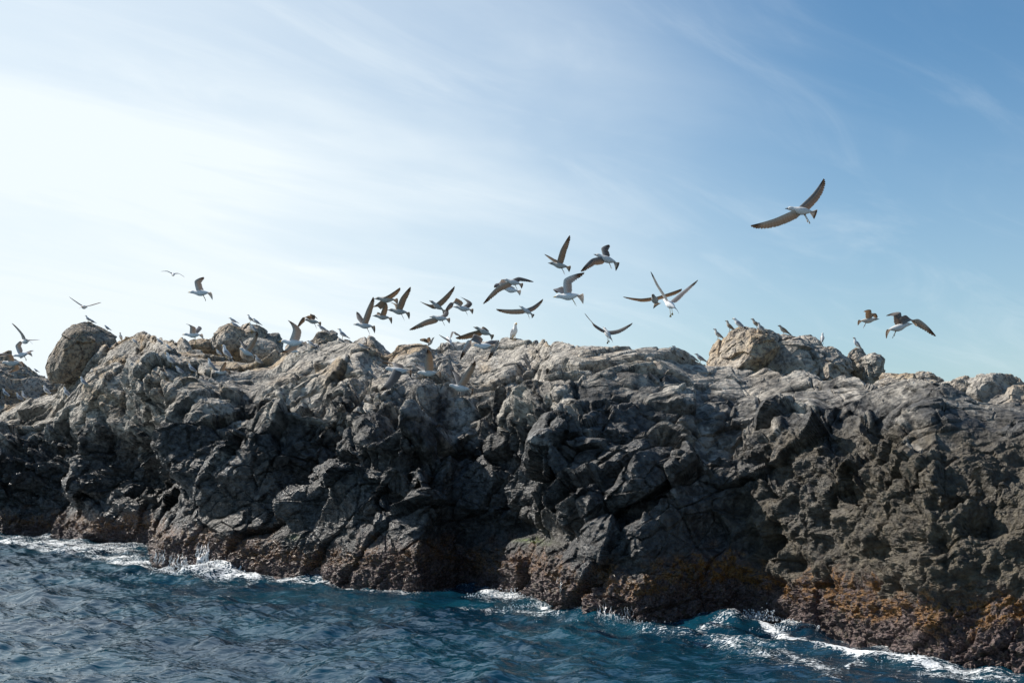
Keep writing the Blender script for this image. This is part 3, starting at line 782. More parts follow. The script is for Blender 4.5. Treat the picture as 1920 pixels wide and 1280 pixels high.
# ------------------------------------------------------------------ gulls
def plumage():
    t = NT('plumage')
    c = t.attr('col', True)
    co = t.coord()
    c = t.mix(t.rng(t.noise(co, 60, 3), 0.35, 0.7, 0.0, 0.30), c, (0.02, 0.018, 0.015))
    d = t.bsdf(Base_Color=c, Roughness=0.75)
    d.inputs['Specular IOR Level'].default_value = 0.2
    tr = t.n('ShaderNodeBsdfTranslucent'); t.put(tr.inputs[0], t.mix(0.55, c, (0.86, 0.68, 0.52)))
    mx = t.n('ShaderNodeMixShader'); t.put(mx.inputs[0], t.math('MULTIPLY', t.attr('thin'), 0.45)); t.put(mx.inputs[1], d.outputs[0]); t.put(mx.inputs[2], tr.outputs[0])
    return t.done(mx.outputs[0])
PLUME = plumage()
WHITE, GREY, BLACK = (.86, .86, .85), (.20, .21, .235), (.018, .017, .017)
KIND = {  # upper wing, under wing, flight feathers below, tip, head and body, streaks, tail band, bill, legs
 'juv': dict(up=(.19, .15, .11), un=(.38, .30, .23), fl=(.30, .23, .165), tip=(.030, .024, .020), body=(.58, .55, .50), st=.5, band=(.03, .025, .02), bill=(.02, .02, .02), leg=(.30, .22, .18)),
 'imm': dict(up=(.20, .20, .20), un=(.50, .43, .36), fl=(.36, .28, .21), tip=(.020, .018, .017), body=(.70, .69, .67), st=.2, band=(.03, .025, .02), bill=(.05, .04, .03), leg=(.34, .26, .18)),
 'ad': dict(up=GREY, un=(.70, .69, .67), fl=(.45, .45, .45), tip=BLACK, body=WHITE, st=0, band=WHITE, bill=(.55, .33, .04), leg=(.50, .34, .10)),
}
def nz3(v): 
    v = np.asarray(v, float); return v / (np.linalg.norm(v) + 1e-12)
class Bird:
    def __init__(s): s.v, s.f, s.c, s.t, s.n = [], [], [], [], 0
    def grid(s, P, col, thin=0.0, close=False):
        """P: rows x cols x 3"""
        a, b = P.shape[:2]
        s.v.append(P.reshape(-1, 3)); s.c.append(np.broadcast_to(col, P.shape).reshape(-1, 3)); s.t.append(np.broadcast_to(thin, (a, b)).reshape(-1))
        idx = np.arange(a * b).reshape(a, b) + s.n
        if close: idx = np.concatenate([idx, idx[:, :1]], 1)
        s.f.append(np.stack([idx[:-1, :-1], idx[:-1, 1:], idx[1:, 1:], idx[1:, :-1]], -1).reshape(-1, 4)); s.n += a * b
    def loft(s, ctr, ry, rz, T, side, up, cols, m=14, thin=0.0):
        """ctr n x 3, radii along side and up, closed with tiny ends"""
        th = np.linspace(0, 2 * math.pi, m, endpoint=False)
        P = ctr[:, None] + np.cos(th)[None, :, None] * side[:, None] * ry[:, None, None] + np.sin(th)[None, :, None] * up[:, None] * rz[:, None, None]
        cc = np.repeat(np.asarray(cols)[:, None, :], m, 1) if np.ndim(cols) == 2 else cols(th)
        s.grid(P, cc, thin, close=True)
    def build(s, name, loc):
        V = np.concatenate(s.v) - loc
        o = tri_mesh(name, V, np.concatenate(s.f), PLUME, dict(thin=np.concatenate(s.t)), smooth=True)
        c = np.concatenate(s.c); c = np.concatenate([c, np.ones((len(c), 1))], 1)
        a = o.data.attributes.new('col', 'FLOAT_COLOR', 'POINT'); a.data.foreach_set('color', c.astype(np.float32).ravel())
        o.location = loc
        return o
def resample(pts, n):
    pts = np.asarray(pts, float); d = np.r_[0, np.cumsum(np.linalg.norm(np.diff(pts[:, :2], axis=0), axis=1))]
    u = np.linspace(0, d[-1], n)
    return np.stack([np.interp(u, d, pts[:, i]) for i in range(pts.shape[1])], 1)
def smooth_path(pts, n=28):
    p = resample(pts, n)
    for _ in range(2): p[1:-1] = 0.25 * p[:-2] + 0.5 * p[1:-1] + 0.25 * p[2:]
    return p
def tube(b, pts, r, col, m=7):
    pts = np.asarray(pts, float); n = len(pts)
    T = np.gradient(pts, axis=0); T /= np.linalg.norm(T, axis=1)[:, None]
    a = np.cross(T, [0.31, 0.77, 0.55]); a /= np.linalg.norm(a, axis=1)[:, None]; c_ = np.cross(T, a)
    r = np.broadcast_to(r, (n,)).astype(float)
    b.loft(pts, r, r, T, a, c_, np.tile(col, (n, 1)), m)
def foot(b, p, fwd, side, col, spread=1.0):
    for k_ in (-1, 0, 1):
        d = nz3(fwd + k_ * 0.45 * side); w = 0.011 * spread
        e = p + d * 0.048 * spread
        q_ = np.cross(d, np.cross(fwd, side))
        P = np.array([[p - q_ * .004, p + q_ * .004], [p + d * .03 * spread - q_ * w, p + d * .03 * spread + q_ * w], [e - q_ * .003, e + q_ * .003]])
        up_ = nz3(np.cross(fwd, side)) * 0.003
        b.grid(np.concatenate([P - up_, P[::-1] + up_, P[:1] - up_]), np.array(col))
EYE = [(0.0, 0.0)]
def body_cols(K, x, th, rr):
    """plumage round the body: x along the bird, th the angle (up = 90 degrees)"""
    c = np.tile(np.array(K['body']), (len(x), len(th), 1))
    st = K['st'] * np.clip(rr.random((len(x), len(th))) * 1.4 - .2, 0, 1)[..., None]
    return c * (1 - st * .55)
def flying(name, d, label, group):
    K = KIND[d['k']]; rr = np.random.default_rng(abs(hash(label)) % 1000 if False else int(d['b'][0]))
    s_ = d['s']; Y0 = F / s_
    bx, by = d['b']; tx_, ty_ = d['t']
    mid = ((bx + tx_) / 2, (by + ty_) / 2)
    L = 0.56
    C0 = np.array([float(q_) for q_ in unproj(*mid, Y0)])
    def off(p, base_px, base, length, sgn):
        dx, dz = (p[0] - base_px[0]) / s_, -(p[1] - base_px[1]) / s_
        r2 = dx * dx + dz * dz
        dy = math.sqrt(max(length * length - r2, 0)) * sgn
        k_ = base[1] / Y0
        return base + np.array([dx * k_ + dy * base[0] / base[1], dy, dz * k_ + dy * (base[2] - CAMZ) / base[1]])
    fs = d.get('fs', 0.0)                     # +1: the head points to the camera
    half = L / 2
    Hd = off((bx, by), mid, C0, half, -fs if fs else 0)
    Fv = nz3(Hd - C0)
    if np.linalg.norm(Hd - C0) < half * .9 and not fs: sc_ = max(np.linalg.norm(Hd - C0) / half, .8)
    else: sc_ = min(np.linalg.norm(Hd - C0) / half, 1.1)
    up0 = nz3(np.array([0, 0, 1.0]) + 0.0 * Fv); 
    side = nz3(np.cross(up0, Fv)) if abs(Fv[2]) < .93 else nz3(np.cross([0, -1.0, 0.2], Fv))
    U_ = nz3(np.cross(Fv, side))             # side = the bird's left
    B = Bird()
    J = lambda x, y, z: C0 + (Fv * x + side * y + U_ * z) * sc_
    st = smooth_path([(.295, -.004, .003, .004), (.270, .0, .007, .009), (.247, .004, .010, .013), (.238, .008, .020, .022), (.205, .014, .033, .034), (.175, .014, .036, .036),
                      (.135, .007, .038, .038), (.09, .0, .050, .048), (.03, -.008, .068, .064), (-.04, -.010, .072, .068), (-.10, -.006, .062, .058), (-.15, 0, .046, .042), (-.20, .004, .03, .024), (-.235, .006, .012, .010)], 44)
    ctr = np.array([J(a, 0, c) for a, c, _, _ in st]); n = len(st)
    th = np.linspace(0, 2 * math.pi, 14, endpoint=False)
    cc = body_cols(K, st[:, 0], th, rr)
    cc[st[:, 0] > .243] = K['bill']
    if d['k'] == 'juv': cc[(st[:, 0] > .16) & (st[:, 0] < .243)] *= .62
    fat = np.where(st[:, 0] < .24, 1.16, 1.0)
    B.loft(ctr, st[:, 2] * sc_ * fat, st[:, 3] * sc_ * fat, None, np.tile(side, (n, 1)), np.tile(U_, (n, 1)), lambda t_: cc)
    for e_ in (-1, 1):                        # eyes
        p = J(.214, e_ * .029, .022)
        tube(B, [p - Fv * .0055, p - Fv * .003, p + Fv * .003, p + Fv * .0055], np.array([.001, .0055, .0055, .001]) * sc_, BLACK, 6)
    # tail: a fan of twelve feathers
    sp = d.get('fan', .95); td = d.get('drop', .38 if sp > 1.1 else .12); rl = d.get('roll', .65) * (1 if side[1] < 0 else -1)
    a_ = np.linspace(-1, 1, 49)
    rows = []
    for q_, l_ in enumerate(np.linspace(0, 1, 9)):
        w = .028 + sp * .095 * l_
        ln_ = -.17 - .150 * l_ * (1 - .10 * a_ ** 2) - .012 * l_ * (l_ > .8) * np.abs(np.sin(a_ * 6 * math.pi))
        rows.append([J(ln_[i], a_[i] * w * math.cos(rl * l_), a_[i] * w * math.sin(rl * l_) - td * .15 * l_ ** 1.3 - .02 * l_ * abs(a_[i]) ** 2) for i in range(49)])
    P = np.array(rows)
    cc = np.zeros(P.shape); cc[:] = np.array(K['body']) * .95
    cc[7:9] = K['band']
    cc[3:7, ::4] *= .72
    un = U_ * .0022
    B.grid(P - un, cc, .8); B.grid(P[::-1] + un, cc[::-1], .8)
    # wings
    for wi, w in enumerate(d['w']):
        (wr, tp) = w[0], w[1]; sg = w[2] if len(w) > 2 else None
        # which side of the body: by the sign asked for, else by the direction of the wrist in the picture
        lat = 1 if wi == 0 else -1
        if d.get('swap'): lat = -lat
        Sh = J(.065, lat * .045, .026)
        shp = tuple(float(q_) for q_ in proj(*Sh))
        sY = np.sign((side * lat)[1]) if abs((side * lat)[1]) > .15 else (-np.sign(Fv[1]) if abs(Fv[1]) > .2 else 0.5)
        g1 = sY if sg is None else sg[0]; g2 = sY if sg is None else sg[1]
        Li, Lo = .28 * sc_, .42 * sc_
        Wr = off(wr, shp, Sh, Li, g1 * d.get('dk', 1)); Tp = off(tp, wr, Wr, Lo, g2 * d.get('dk', 1))
        a = .42; m = 61
        tt = np.linspace(0, 1, m)[:, None]
        Cn = (Wr - (1 - a) ** 2 * Sh - a * a * Tp) / (2 * a * (1 - a))
        bez = (1 - tt) ** 2 * Sh + 2 * tt * (1 - tt) * Cn + tt * tt * Tp
        lin = np.where(tt < a, Sh + (Wr - Sh) * tt / a, Wr + (Tp - Wr) * (tt - a) / (1 - a))
        path = .45 * bez + .55 * lin
        for _ in range(12): path[1:-1] = .25 * path[:-2] + .5 * path[1:-1] + .25 * path[2:]
        Ts = np.gradient(path, axis=0); Ts /= np.linalg.norm(Ts, axis=1)[:, None]
        for _ in range(6): Ts[1:-1] = .25 * Ts[:-2] + .5 * Ts[1:-1] + .25 * Ts[2:]
        aft = J(-.75, 0, d.get('twist', 0.0))
        D0 = aft - path; D0 /= np.linalg.norm(D0, axis=1)[:, None]
        cd = D0 - np.sum(D0 * Ts, 1)[:, None] * Ts
        cd /= np.linalg.norm(cd, axis=1)[:, None] + 1e-9
        for _ in range(8): cd[1:-1] = .25 * cd[:-2] + .5 * cd[1:-1] + .25 * cd[2:]
        nrm_ = np.cross(Ts, cd); nrm_ *= np.sign(np.sum(nrm_ * U_, 1).mean() + 1e-6)
        t1 = tt[:, 0]
        ch = np.interp(t1, [0, .08, .25, .42, .55, .72, .86, .95, 1], [.13, .158, .160, .150, .136, .108, .074, .040, .006]) * sc_ * d.get('ch', 1.0) * 1.12
        fe = np.where(t1 < .44, t1 / .44 * 11, 11 + (t1 - .44) / .56 * 9) % 1.0
        notch = np.interp(t1, [0, .44, .7, 1], [.05, .07, .16, .42])
        chn = ch * (1 - notch * np.abs(fe - .5) * 2 * (fe > .5)) 
        sw = np.interp(t1, [0, .42, .6, .85, 1], [0, .05, .35, .6, .8])
        jc = np.array([0, .04, .12, .26, .42, .58, .74, .88, 1.0])
        thk = np.array([0, .055, .075, .06, .04, .02, .012, .008, .004])
        use = np.where(jc[None] > .6, chn[:, None], ch[:, None])
        Pm = path[:, None] + (cd[:, None] + Ts[:, None] * sw[:, None, None] * jc[None, :, None] ** 1.3 * .8) * (jc[None] * use)[..., None]
        Pm = Pm + nrm_[:, None] * (ch[:, None] * .07 * np.sin(jc * math.pi)[None])[..., None]
        h_ = (thk[None] * ch[:, None] * .6 + .0008)[..., None] * nrm_[:, None]
        mot = 1 - .45 * K['st'] * rr.random((m, 9))[..., None]
        def paint(base, fl):
            c = np.zeros((m, 9, 3)); c[:] = np.array(base)
            c[:, 5:] = np.array(fl); c[:, 4] = .5 * (np.array(base) + np.array(fl))
            bars = (.80 + .35 * (fe > .5))[:, None, None]
            c[:, 4:] = c[:, 4:] * bars
            tipm = np.clip((t1 - .70) / .14, 0, 1)[:, None, None]
            if d['k'] == 'ad': c[:, 8] = WHITE
            else: c[:, 8] = np.array(fl) * 1.6
            c = c * (1 - tipm) + np.array(K['tip']) * tipm
            return c * mot
        thin = np.broadcast_to(np.array([0, 0, .2, .5, .8, 1, 1, 1, 1.0]), (m, 9))
        B.grid(Pm - h_, paint(K['un'], K['fl']), thin)
        B.grid((Pm + h_)[::-1], paint(K['up'], np.array(K['up']) * .8)[::-1], thin)
    lg = d.get('leg', 0)
    if lg:
        for e_ in (-1, 1):
            p0 = J(-.085, e_ * .026, -.045)
            dv_ = nz3(-Fv * .55 - np.array([0, 0, 1.0]) + side * e_ * .10) if lg == 1 else nz3(np.array([0, 0, -1.0]) - Fv * .15)
            ll = (.125 + .02 * e_) * (1 if lg == 1 else d.get('ll', 1.2))
            p1 = p0 + dv_ * ll
            tube(B, [p0 - dv_ * .02, p0 + dv_ * .03, p0 + dv_ * .045, p1], np.array([.016, .012, .0055, .0055]), K['leg'])
            foot(B, p1, nz3(dv_ + Fv * .15), side, K['leg'], 1.15)
    o = B.build(name, C0)
    return tag(o, label, 'gull', group)

# every mesh built so far that a gull can stand on
bpy.context.view_layer.update()
def tree_of(o):
    n = len(o.data.vertices); co = np.empty(n * 3, np.float32); o.data.vertices.foreach_get('co', co)
    return co.reshape(-1, 3)
LUMPS = [o for o in C.objects if o.type == 'MESH' and o.name not in ('sea', 'rock_cliff')]
def ground(px_, py_, reach=14):
    """the rock surface seen at this picture point, or the crest just below it"""
    dg = bpy.context.evaluated_depsgraph_get()
    for k_ in range(0, reach * 4):
        x, y, z = unproj(px_, py_ + k_ * .5, 1.0)
        dr = Vector((float(x), 1.0, float(z) - CAMZ)).normalized()
        hit, loc, nn, _, ob, _ = sc.ray_cast(dg, Vector((0, 0, CAMZ)), dr)
        if hit and ob.name != 'sea' and ob.get('category') != 'gull':
            return np.array(loc)
    return None
def standing(name, fx, fy, wpx, yaw, k, label, group, pose=0, hug=0.0):
    g = ground(fx, fy - (1.5 if pose == 0 else 0))
    if g is None:
        print('no ground under', label, fx, fy); return None
    K = KIND[k]; rr = np.random.default_rng(int(fx * 3 + fy))
    s_ = F / g[1]
    yaw = yaw + rr.normal() * 11
    z_ = float(np.clip(wpx / (s_ * .46 * max(abs(math.cos(R(yaw))), .45)), .8, 1.4))
    Fv = np.array([-math.cos(R(yaw)), -math.sin(R(yaw)), 0.0])          # yaw 0 faces left, 90 faces the camera
    side = nz3(np.cross([0, 0, 1.0], Fv)); U_ = np.array([0, 0, 1.0])
    dn = {0: 0.0, 1: -.035, 2: -.10}[pose]                              # 0 upright, 1 hunched, 2 sitting
    B = Bird()
    JL = lambda x, y, z: g + (Fv * x + side * y + U_ * z) * z_
    lean_ = R({0: 15, 1: 6, 2: 0}[pose] + rr.normal() * 4)                # an alert gull holds its breast high
    def J(x, y, z):
        dz_ = z - .20
        xr = x * math.cos(lean_) - dz_ * math.sin(lean_); zr = .20 + x * math.sin(lean_) + dz_ * math.cos(lean_)
        return JL(xr, y, zr)
    hd = 0.0 if pose == 0 else -.045
    pts = [(.262, .388 + hd + dn, .003, .004), (.240, .390 + hd + dn, .007, .009), (.222, .393 + hd + dn, .010, .013), (.212, .396 + hd + dn, .022, .023), (.185, .402 + hd + dn, .032, .034),
           (.155, .398 + hd + dn, .035, .037), (.132, .372 + hd * .9 + dn, .034, .038), (.118, .335 + hd * .5 + dn, .036, .042), (.098, .298 + dn, .048, .052), (.06, .262 + dn, .062, .066),
           (.0, .230 + dn, .068, .070), (-.07, .203 + dn, .062, .060), (-.14, .180 + dn, .046, .042), (-.20, .160 + dn, .03, .024), (-.26, .142 + dn, .018, .010), (-.30, .130 + dn, .010, .004)]
    st = smooth_path(pts, 46); n = len(st)
    ctr = np.array([J(a, 0, c) for a, c, _, _ in st])
    T = np.gradient(ctr, axis=0); T /= np.linalg.norm(T, axis=1)[:, None]
    up_ = np.cross(T, np.tile(side, (n, 1))); up_ *= np.sign(up_[:, 2:3] + 1e-9) if False else 1
    th = np.linspace(0, 2 * math.pi, 14, endpoint=False)
    cc = body_cols(K, st[:, 0], th, rr)
    bill = np.r_[np.arange(n) < int(n * .085)]
    cc[st[:, 0] > .216] = K['bill']
    if k == 'juv': cc[st[:, 0] < .216] *= .75
    fat = np.where(st[:, 0] < .214, 1.17, 1.05)
    B.loft(ctr, st[:, 2] * z_ * fat, st[:, 3] * z_ * fat, T, np.tile(side, (n, 1)), up_, lambda t_: cc)
    for e_ in (-1, 1):
        p = J(.193, e_ * .029, .408 + hd + dn)
        tube(B, [p - Fv * .0055, p - Fv * .003, p + Fv * .003, p + Fv * .0055], np.array([.001, .0055, .0055, .001]) * z_, BLACK, 6)
        wp = smooth_path([(.085, .272 + dn, .016, .030), (.03, .262 + dn, .021, .050), (-.05, .228 + dn, .021, .050), (-.13, .192 + dn, .017, .040), (-.21, .158 + dn, .012, .026), (-.29, .128 + dn, .008, .015), (-.36, .105 + dn, .003, .004)], 26)
        lat = np.interp(wp[:, 0], [-.36, -.25, -.1, .03, .085], [.010, .026, .056, .066, .054]) * e_
        c_ = np.array([J(a, l_, c) for (a, c, _, _), l_ in zip(wp, lat)])
        T2 = np.gradient(c_, axis=0); T2 /= np.linalg.norm(T2, axis=1)[:, None]
        u2 = np.cross(T2, np.tile(side, (26, 1)))
        col = np.tile(np.array(K['up']) * (1.25 if k == 'juv' else 1.5), (26, 1))
        col = col * (1 - .35 * K['st'] * rr.random((26, 1)))
        tipm = wp[:, 0] < -.20
        col[tipm] = K['tip']
        if k == 'ad': col[(wp[:, 0] > -.215) & (wp[:, 0] < -.18)] = WHITE
        B.loft(c_, wp[:, 2] * z_, wp[:, 3] * z_, T2, np.tile(side, (26, 1)), u2, np.array(col), 10)
        if pose != 2:
            h0 = JL(-.005, e_ * .028, .185 + dn); f0 = JL(.005, e_ * .032, .006)
            tube(B, [h0, h0 * .55 + f0 * .45 - Fv * .006, f0 * .9 + h0 * .1, f0], np.array([.014, .006, .0055, .006]) * z_, K['leg'])
            foot(B, f0, Fv, side, K['leg'], z_)
    o = B.build(name, g)
    return tag(o, label, 'gull', group)

AIR = 'gulls flying over the rocks'
LOW = 'gulls standing on the rocks'
FLY = [
 dict(k='ad', s=62, b=(38, 640), t=(55, 638), w=[((38, 626), (21, 606)), ((58, 638), (73, 637))], fs=-1, l='far left gull flying with one thin wing raised steeply and the other level'),
 dict(k='ad', s=58, b=(23, 668), t=(56, 662), w=[((28, 648), (41, 637)), ((52, 659), (56, 657))], leg=1, l='blue-shadowed gull just below the steep-winged gull at far left, wing hooked up'),
 dict(k='imm', s=64, b=(0, 680), t=(42, 680), w=[((10, 664), (-9, 665)), ((25, 690), (14, 699))], l='gull cut by the left edge flying low with a brown wing hanging down'),
 dict(k='ad', s=50, b=(164, 576), t=(152, 575), w=[((171, 573), (190, 567)), ((147, 568), (129, 556))], fs=-1, swap=True, l='distant thin gull gliding above the big brown boulder at left'),
 dict(k='ad', s=36, b=(325, 517), t=(324, 512), w=[((335, 513), (347, 520)), ((314, 509), (301, 509))], fs=1, l='smallest distant gull seen head-on with bowed wings, high at left'),
 dict(k='ad', s=74, b=(353, 548), t=(395, 549), w=[((364, 527), (381, 519)), ((366, 538), (368, 530))], leg=1, fan=1.2, l='dark-winged gull with legs hanging, alone in the white sky above the left ridge'),
 dict(k='ad', s=64, b=(342, 627), t=(378, 628), w=[((356, 612), (348, 607)), ((367, 617), (372, 611))], leg=2, ll=1.3, l='gull touching down on the low reddish rock with its wing up'),
 dict(k='imm', s=64, b=(447, 652), t=(477, 668), w=[((470, 640), (482, 622)), ((452, 645), (447, 634))], l='pale gull with raised wings in front of the smooth pale boulder'),
 dict(k='ad', s=80, b=(524, 640), t=(572, 643), w=[((549, 618), (539, 600)), ((541, 650), (527, 661))], l='large white gull with a broad black-tipped wing straight up, right of the tan knob', ch=1.15),
 dict(k='ad', s=56, b=(537, 655), t=(562, 660), w=[((551, 649), (560, 640)), ((544, 648), (548, 641))], leg=1, l='white gull half hidden just under the large black-tipped gull'),
 dict(k='juv', s=60, b=(570, 599), t=(600, 605), w=[((568, 594), (557, 614)), ((581, 588), (595, 598))], leg=1, l='brown gull with both wings arched down above the grey blocky rock'),
 dict(k='imm', s=80, b=(663, 608), t=(701, 612), w=[((687, 580), (699, 556)), ((669, 597), (668, 584))], leg=1, fan=1.3, l='gull with a tall upright wing and dangling feet, lowest left of the tight flock'),
 dict(k='juv', s=76, b=(702, 560), t=(743, 562), w=[((703, 573), (689, 577)), ((730, 552), (749, 539))], swap=True, l='brown gull highest in the tight flock, wings stretched both ways'),
 dict(k='juv', s=66, b=(699, 592), t=(733, 596), w=[((717, 578), (722, 566)), ((706, 589), (708, 585))], fan=1.3, leg=0, l='gull in the middle of the tight flock below the brown stretched one'),
 dict(k='juv', s=80, b=(727, 581), t=(766, 586), w=[((751, 558), (769, 537)), ((740, 572), (731, 566))], leg=1, fan=1.2, l='rightmost gull of the tight flock, long dark wing slanting up right'),
 dict(k='juv', s=76, b=(806, 564), t=(832, 582), w=[((830, 558), (852, 536)), ((805, 571), (787, 565))], l='gull climbing with a fringed brown wing raised, above the pale glider'),
 dict(k='imm', s=66, b=(850, 575), t=(885, 581), w=[((845, 566), (832, 588)), ((876, 568), (863, 556))], leg=1, l='gull with sharply folded wings just right of the climbing brown one'),
 dict(k='imm', s=80, b=(808, 594), t=(839, 598), w=[((797, 600), (767, 618)), ((830, 590), (836, 578))], leg=1, l='gull with a long pale wing swept down to the left over the ridge'),
 dict(k='juv', s=50, b=(812, 635), t=(803, 647), w=[((796, 634), (787, 636)), ((806, 632), (801, 634))], leg=0, l='small tan gull lifting off the ridge with its bill to the right'),
 dict(k='ad', s=56, b=(838, 631), t=(846, 645), w=[((836, 634), (823, 627)), ((847, 621), (865, 630))], leg=0, fs=-1, l='white gull landing on the ridge with bent grey wings'),
 dict(k='juv', s=74, b=(888, 613), t=(923, 629), w=[((881, 623), (854, 633)), ((905, 612), (915, 621))], l='gull skimming the ridge with one brown wing spread left'),
 dict(k='ad', s=78, b=(885, 648), t=(925, 648), w=[((877, 637), (862, 674)), ((924, 637), (914, 674))], l='big grey gull in front of the ridge with both wings pressed down', ch=1.1),
 dict(k='imm', s=80, b=(943, 524), t=(978, 533), w=[((931, 538), (905, 570)), ((972, 519), (1001, 528))], leg=1, swap=False, l='brown-winged gull with wings drooped wide, above the lone pale glider'),
 dict(k='ad', s=76, b=(938, 540), t=(974, 546), w=[((931, 531), (926, 539)), ((954, 536), (962, 540))], leg=0, l='white-bellied gull mostly hidden behind the drooped-wing brown gull'),
 dict(k='imm', s=68, b=(974, 574), t=(999, 590), w=[((959, 580), (930, 579)), ((998, 574), (1018, 560))], leg=1, l='pale gull gliding alone with straight wings, right of the tan gull group'),
 dict(k='imm', s=84, b=(719, 691), t=(768, 697), w=[((729, 709), (712, 732)), ((736, 681), (717, 678))], ch=1.2, l='gull low against the rock with a translucent tan wing hanging down'),
 dict(k='imm', s=76, b=(780, 699), t=(823, 699), w=[((797, 676), (801, 654)), ((787, 692), (776, 684))], ch=1.2, l='gull against the rock face with one broad pale wing straight up'),
 dict(k='imm', s=82, b=(839, 722), t=(884, 731), w=[((872, 698), (890, 676)), ((852, 706), (845, 691))], l='lowest gull, before the rock face with two brown wings in a V'),
 dict(k='juv', s=80, b=(1028, 493), t=(1067, 501), w=[((1051, 468), (1068, 440)), ((1031, 486), (1020, 476))], leg=1, l='brown gull with one wing pointing high, topmost left of the pair over the centre'),
 dict(k='imm', s=76, b=(1112, 476), t=(1160, 494), w=[((1109, 485), (1088, 509)), ((1127, 465), (1142, 458))], leg=1, fan=1.2, l='twisting gull with a spread dark tail, topmost over the centre'),
 dict(k='ad', s=90, b=(1038, 557), t=(1090, 553), w=[((1057, 523), (1096, 510)), ((1037, 542), (1043, 549))], leg=1, fan=1.3, l='large grey-winged gull with its wing hooked right, below the two topmost'),
 dict(k='juv', s=78, b=(1223, 552), t=(1232, 570), w=[((1201, 560), (1168, 556)), ((1252, 550), (1278, 541))], fs=1, swap=True, l='brown gull crossing behind the gull with V-shaped wings'),
 dict(k='ad', s=86, b=(1243, 561), t=(1267, 578), w=[((1231, 536), (1220, 508)), ((1273, 551), (1309, 524))], fs=-1, leg=2, l='gull with dark wings in a tall V and legs hanging, right of centre'),
 dict(k='imm', s=72, b=(1131, 613), t=(1146, 635), w=[((1112, 606), (1096, 587)), ((1158, 618), (1186, 605))], fs=-.7, leg=2, ll=1.1, l='gull landing on the middle ridge with both wings open in a wide V'),
 dict(k='juv', s=64, b=(1648, 598), t=(1611, 602), w=[((1634, 581), (1621, 583)), ((1642, 587), (1646, 595))], leg=1, swap=True, l='small brown gull flying right, beside the large one at right'),
 dict(k='imm', s=84, b=(1710, 607), t=(1663, 619), w=[((1690, 585), (1662, 591)), ((1722, 597), (1755, 630))], leg=1, swap=False, fan=1.3, l='large gull flying right with arched wings over the right end'),
 dict(k='imm', s=118, b=(1473, 391), t=(1527, 398), w=[((1452, 410), (1406, 423)), ((1523, 364), (1546, 333))], leg=1, fan=1.0, l='largest gull, soaring alone with long wings high at the right'),
 dict(k='imm', s=62, b=(403, 698), t=(427, 697), w=[((414, 688), (422, 678)), ((432, 699), (448, 691))], l='pale gull flying low in front of the ledge of standing gulls'),
]
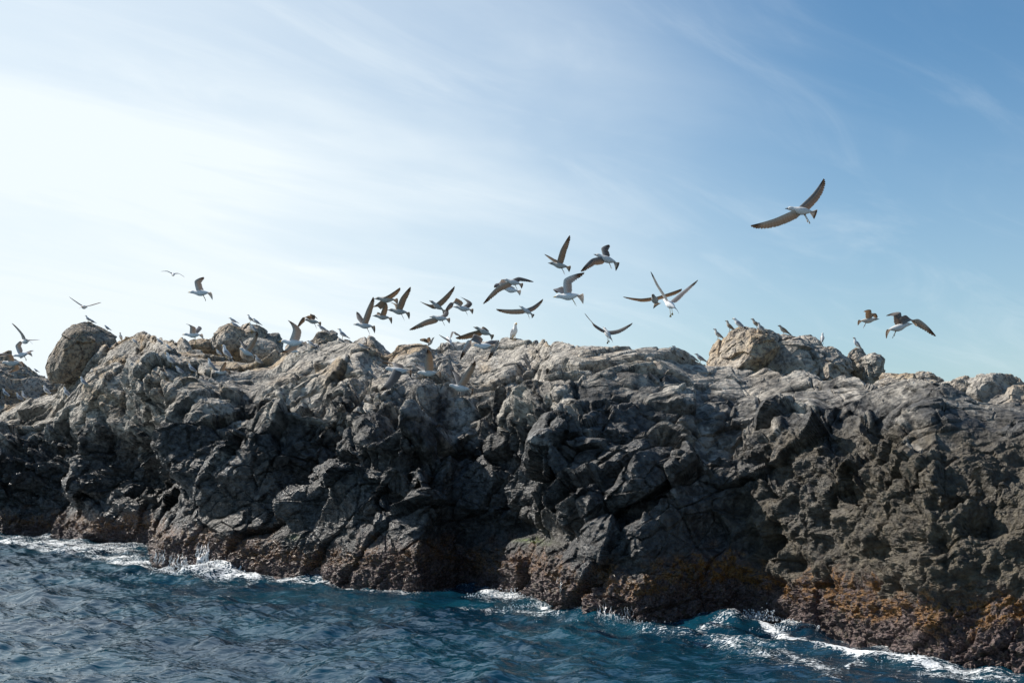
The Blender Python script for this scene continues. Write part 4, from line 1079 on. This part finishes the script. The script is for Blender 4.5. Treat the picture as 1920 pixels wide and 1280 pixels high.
STAND = [  # foot column, foot row, width in columns, yaw, plumage, label, pose
 (10, 748, 19, 5, 'ad', 'leftmost standing gull, near the left edge'),
 (36, 756, 19, 20, 'ad', 'front gull of the close pair at the left edge'),
 (45, 752, 13, 60, 'ad', 'gull close behind another one at the left edge'),
 (87, 744, 20, 10, 'ad', 'gull standing between the left edge pair and the two upper ones'),
 (125, 749, 23, 15, 'ad', 'gull casting a shadow on the pale slope below the big boulder'),
 (157, 728, 20, 20, 'ad', 'gull standing higher on the slope right below the big brown boulder'),
 (165, 606, 12, 25, 'ad', 'upright gull on top of the big brown boulder'),
 (173, 607, 12, 10, 'ad', 'crouching gull tucked beside the upright one on the big boulder', 1),
 (201, 604, 13, 0, 'ad', 'dark little gull at the right corner of the big boulder', 1),
 (68, 684, 8, 0, 'ad', 'tiny gull on the far hill left of the big boulder', 1),
 (226, 638, 7, 90, 'ad', 'tiny pale gull at the foot of the big boulder, on its right'),
 (255, 645, 15, 0, 'ad', 'sitting gull on the ridge right of the big boulder', 2),
 (300, 644, 15, 5, 'ad', 'second sitting gull on the ridge, farther right of the big boulder', 2),
 (317, 658, 11, 30, 'ad', 'pale gull below the crest, left of the reddish rock', 1),
 (319, 690, 19, 40, 'ad', 'leftmost gull of the line standing on the long ledge'),
 (337, 702, 14, 60, 'ad', 'low pale gull at the dark brink of the long ledge', 2),
 (360, 703, 20, 15, 'ad', 'bright upright gull second on the long ledge'),
 (395, 697, 21, 20, 'ad', 'gull turning its head, third on the long ledge'),
 (410, 668, 10, 40, 'ad', 'small gull close behind the long white one below the tan knob', 1),
 (424, 677, 27, 8, 'ad', 'long white gull with folded grey wings below the tan knob'),
 (439, 669, 9, 80, 'ad', 'small white-breasted gull under the smooth pale boulder'),
 (485, 689, 21, 15, 'imm', 'greyish gull below the smooth pale boulder'),
 (437, 606, 16, 0, 'ad', 'dark-backed gull topmost on the left lobe of the tan knob', 1),
 (441, 614, 17, 5, 'ad', 'gull crouched under the topmost one on the left lobe', 2),
 (469, 606, 13, 30, 'ad', 'upright gull on the summit of the tan knob'),
 (481, 610, 16, 10, 'ad', 'gull beside the upright one on the summit of the tan knob', 1),
 (473, 625, 12, 75, 'ad', 'pale gull facing front on the face of the tan knob', 1),
 (584, 653, 17, 0, 'ad', 'gull standing in the gap left of the grey blocky rock', 1),
 (604, 623, 18, 10, 'ad', 'hunched dark gull on the grey blocky rock', 1),
 (642, 630, 21, 5, 'ad', 'tall gull standing on the right shoulder of the grey blocky rock'),
 (681, 656, 20, 15, 'imm', 'faint pale gull resting at the ridge left of the dark diagonal gully', 2),
 (964, 640, 15, 110, 'ad', 'gull standing on the middle ridge, seen from the front'),
 (1269, 676, 24, 15, 'imm', 'grey gull on the ridge, left of the two half hidden heads'),
 (1297, 679, 11, 20, 'imm', 'left one of two gulls half hidden behind the ridge', 1),
 (1313, 680, 11, 20, 'imm', 'right one of two gulls half hidden behind the ridge', 1),
 (1346, 632, 14, 10, 'imm', 'lowest gull at the left end of the pale knob'),
 (1368, 623, 17, 5, 'juv', 'brown gull second from the left on the pale knob'),
 (1385, 617, 25, 5, 'ad', 'white-headed gull third from the left on the pale knob', 1),
 (1418, 613, 19, 5, 'juv', 'brown-backed gull at the highest point of the pale knob'),
 (1427, 628, 20, 10, 'imm', 'pale brown gull just in front of the highest one on the pale knob'),
 (1469, 628, 22, 5, 'juv', 'brown gull alone on the middle of the pale knob', 1),
 (1542, 640, 9, 262, 'imm', 'narrow upright gull seen from behind on the right slope of the pale knob'),
 (1606, 656, 15, 20, 'ad', 'white-breasted gull on the squarish cleft rock'),
]
for d in FLY: flying('gull', d, d['l'], AIR)
for r_ in STAND: standing('gull', *r_[:6], LOW, pose=r_[6] if len(r_) > 6 else 0)
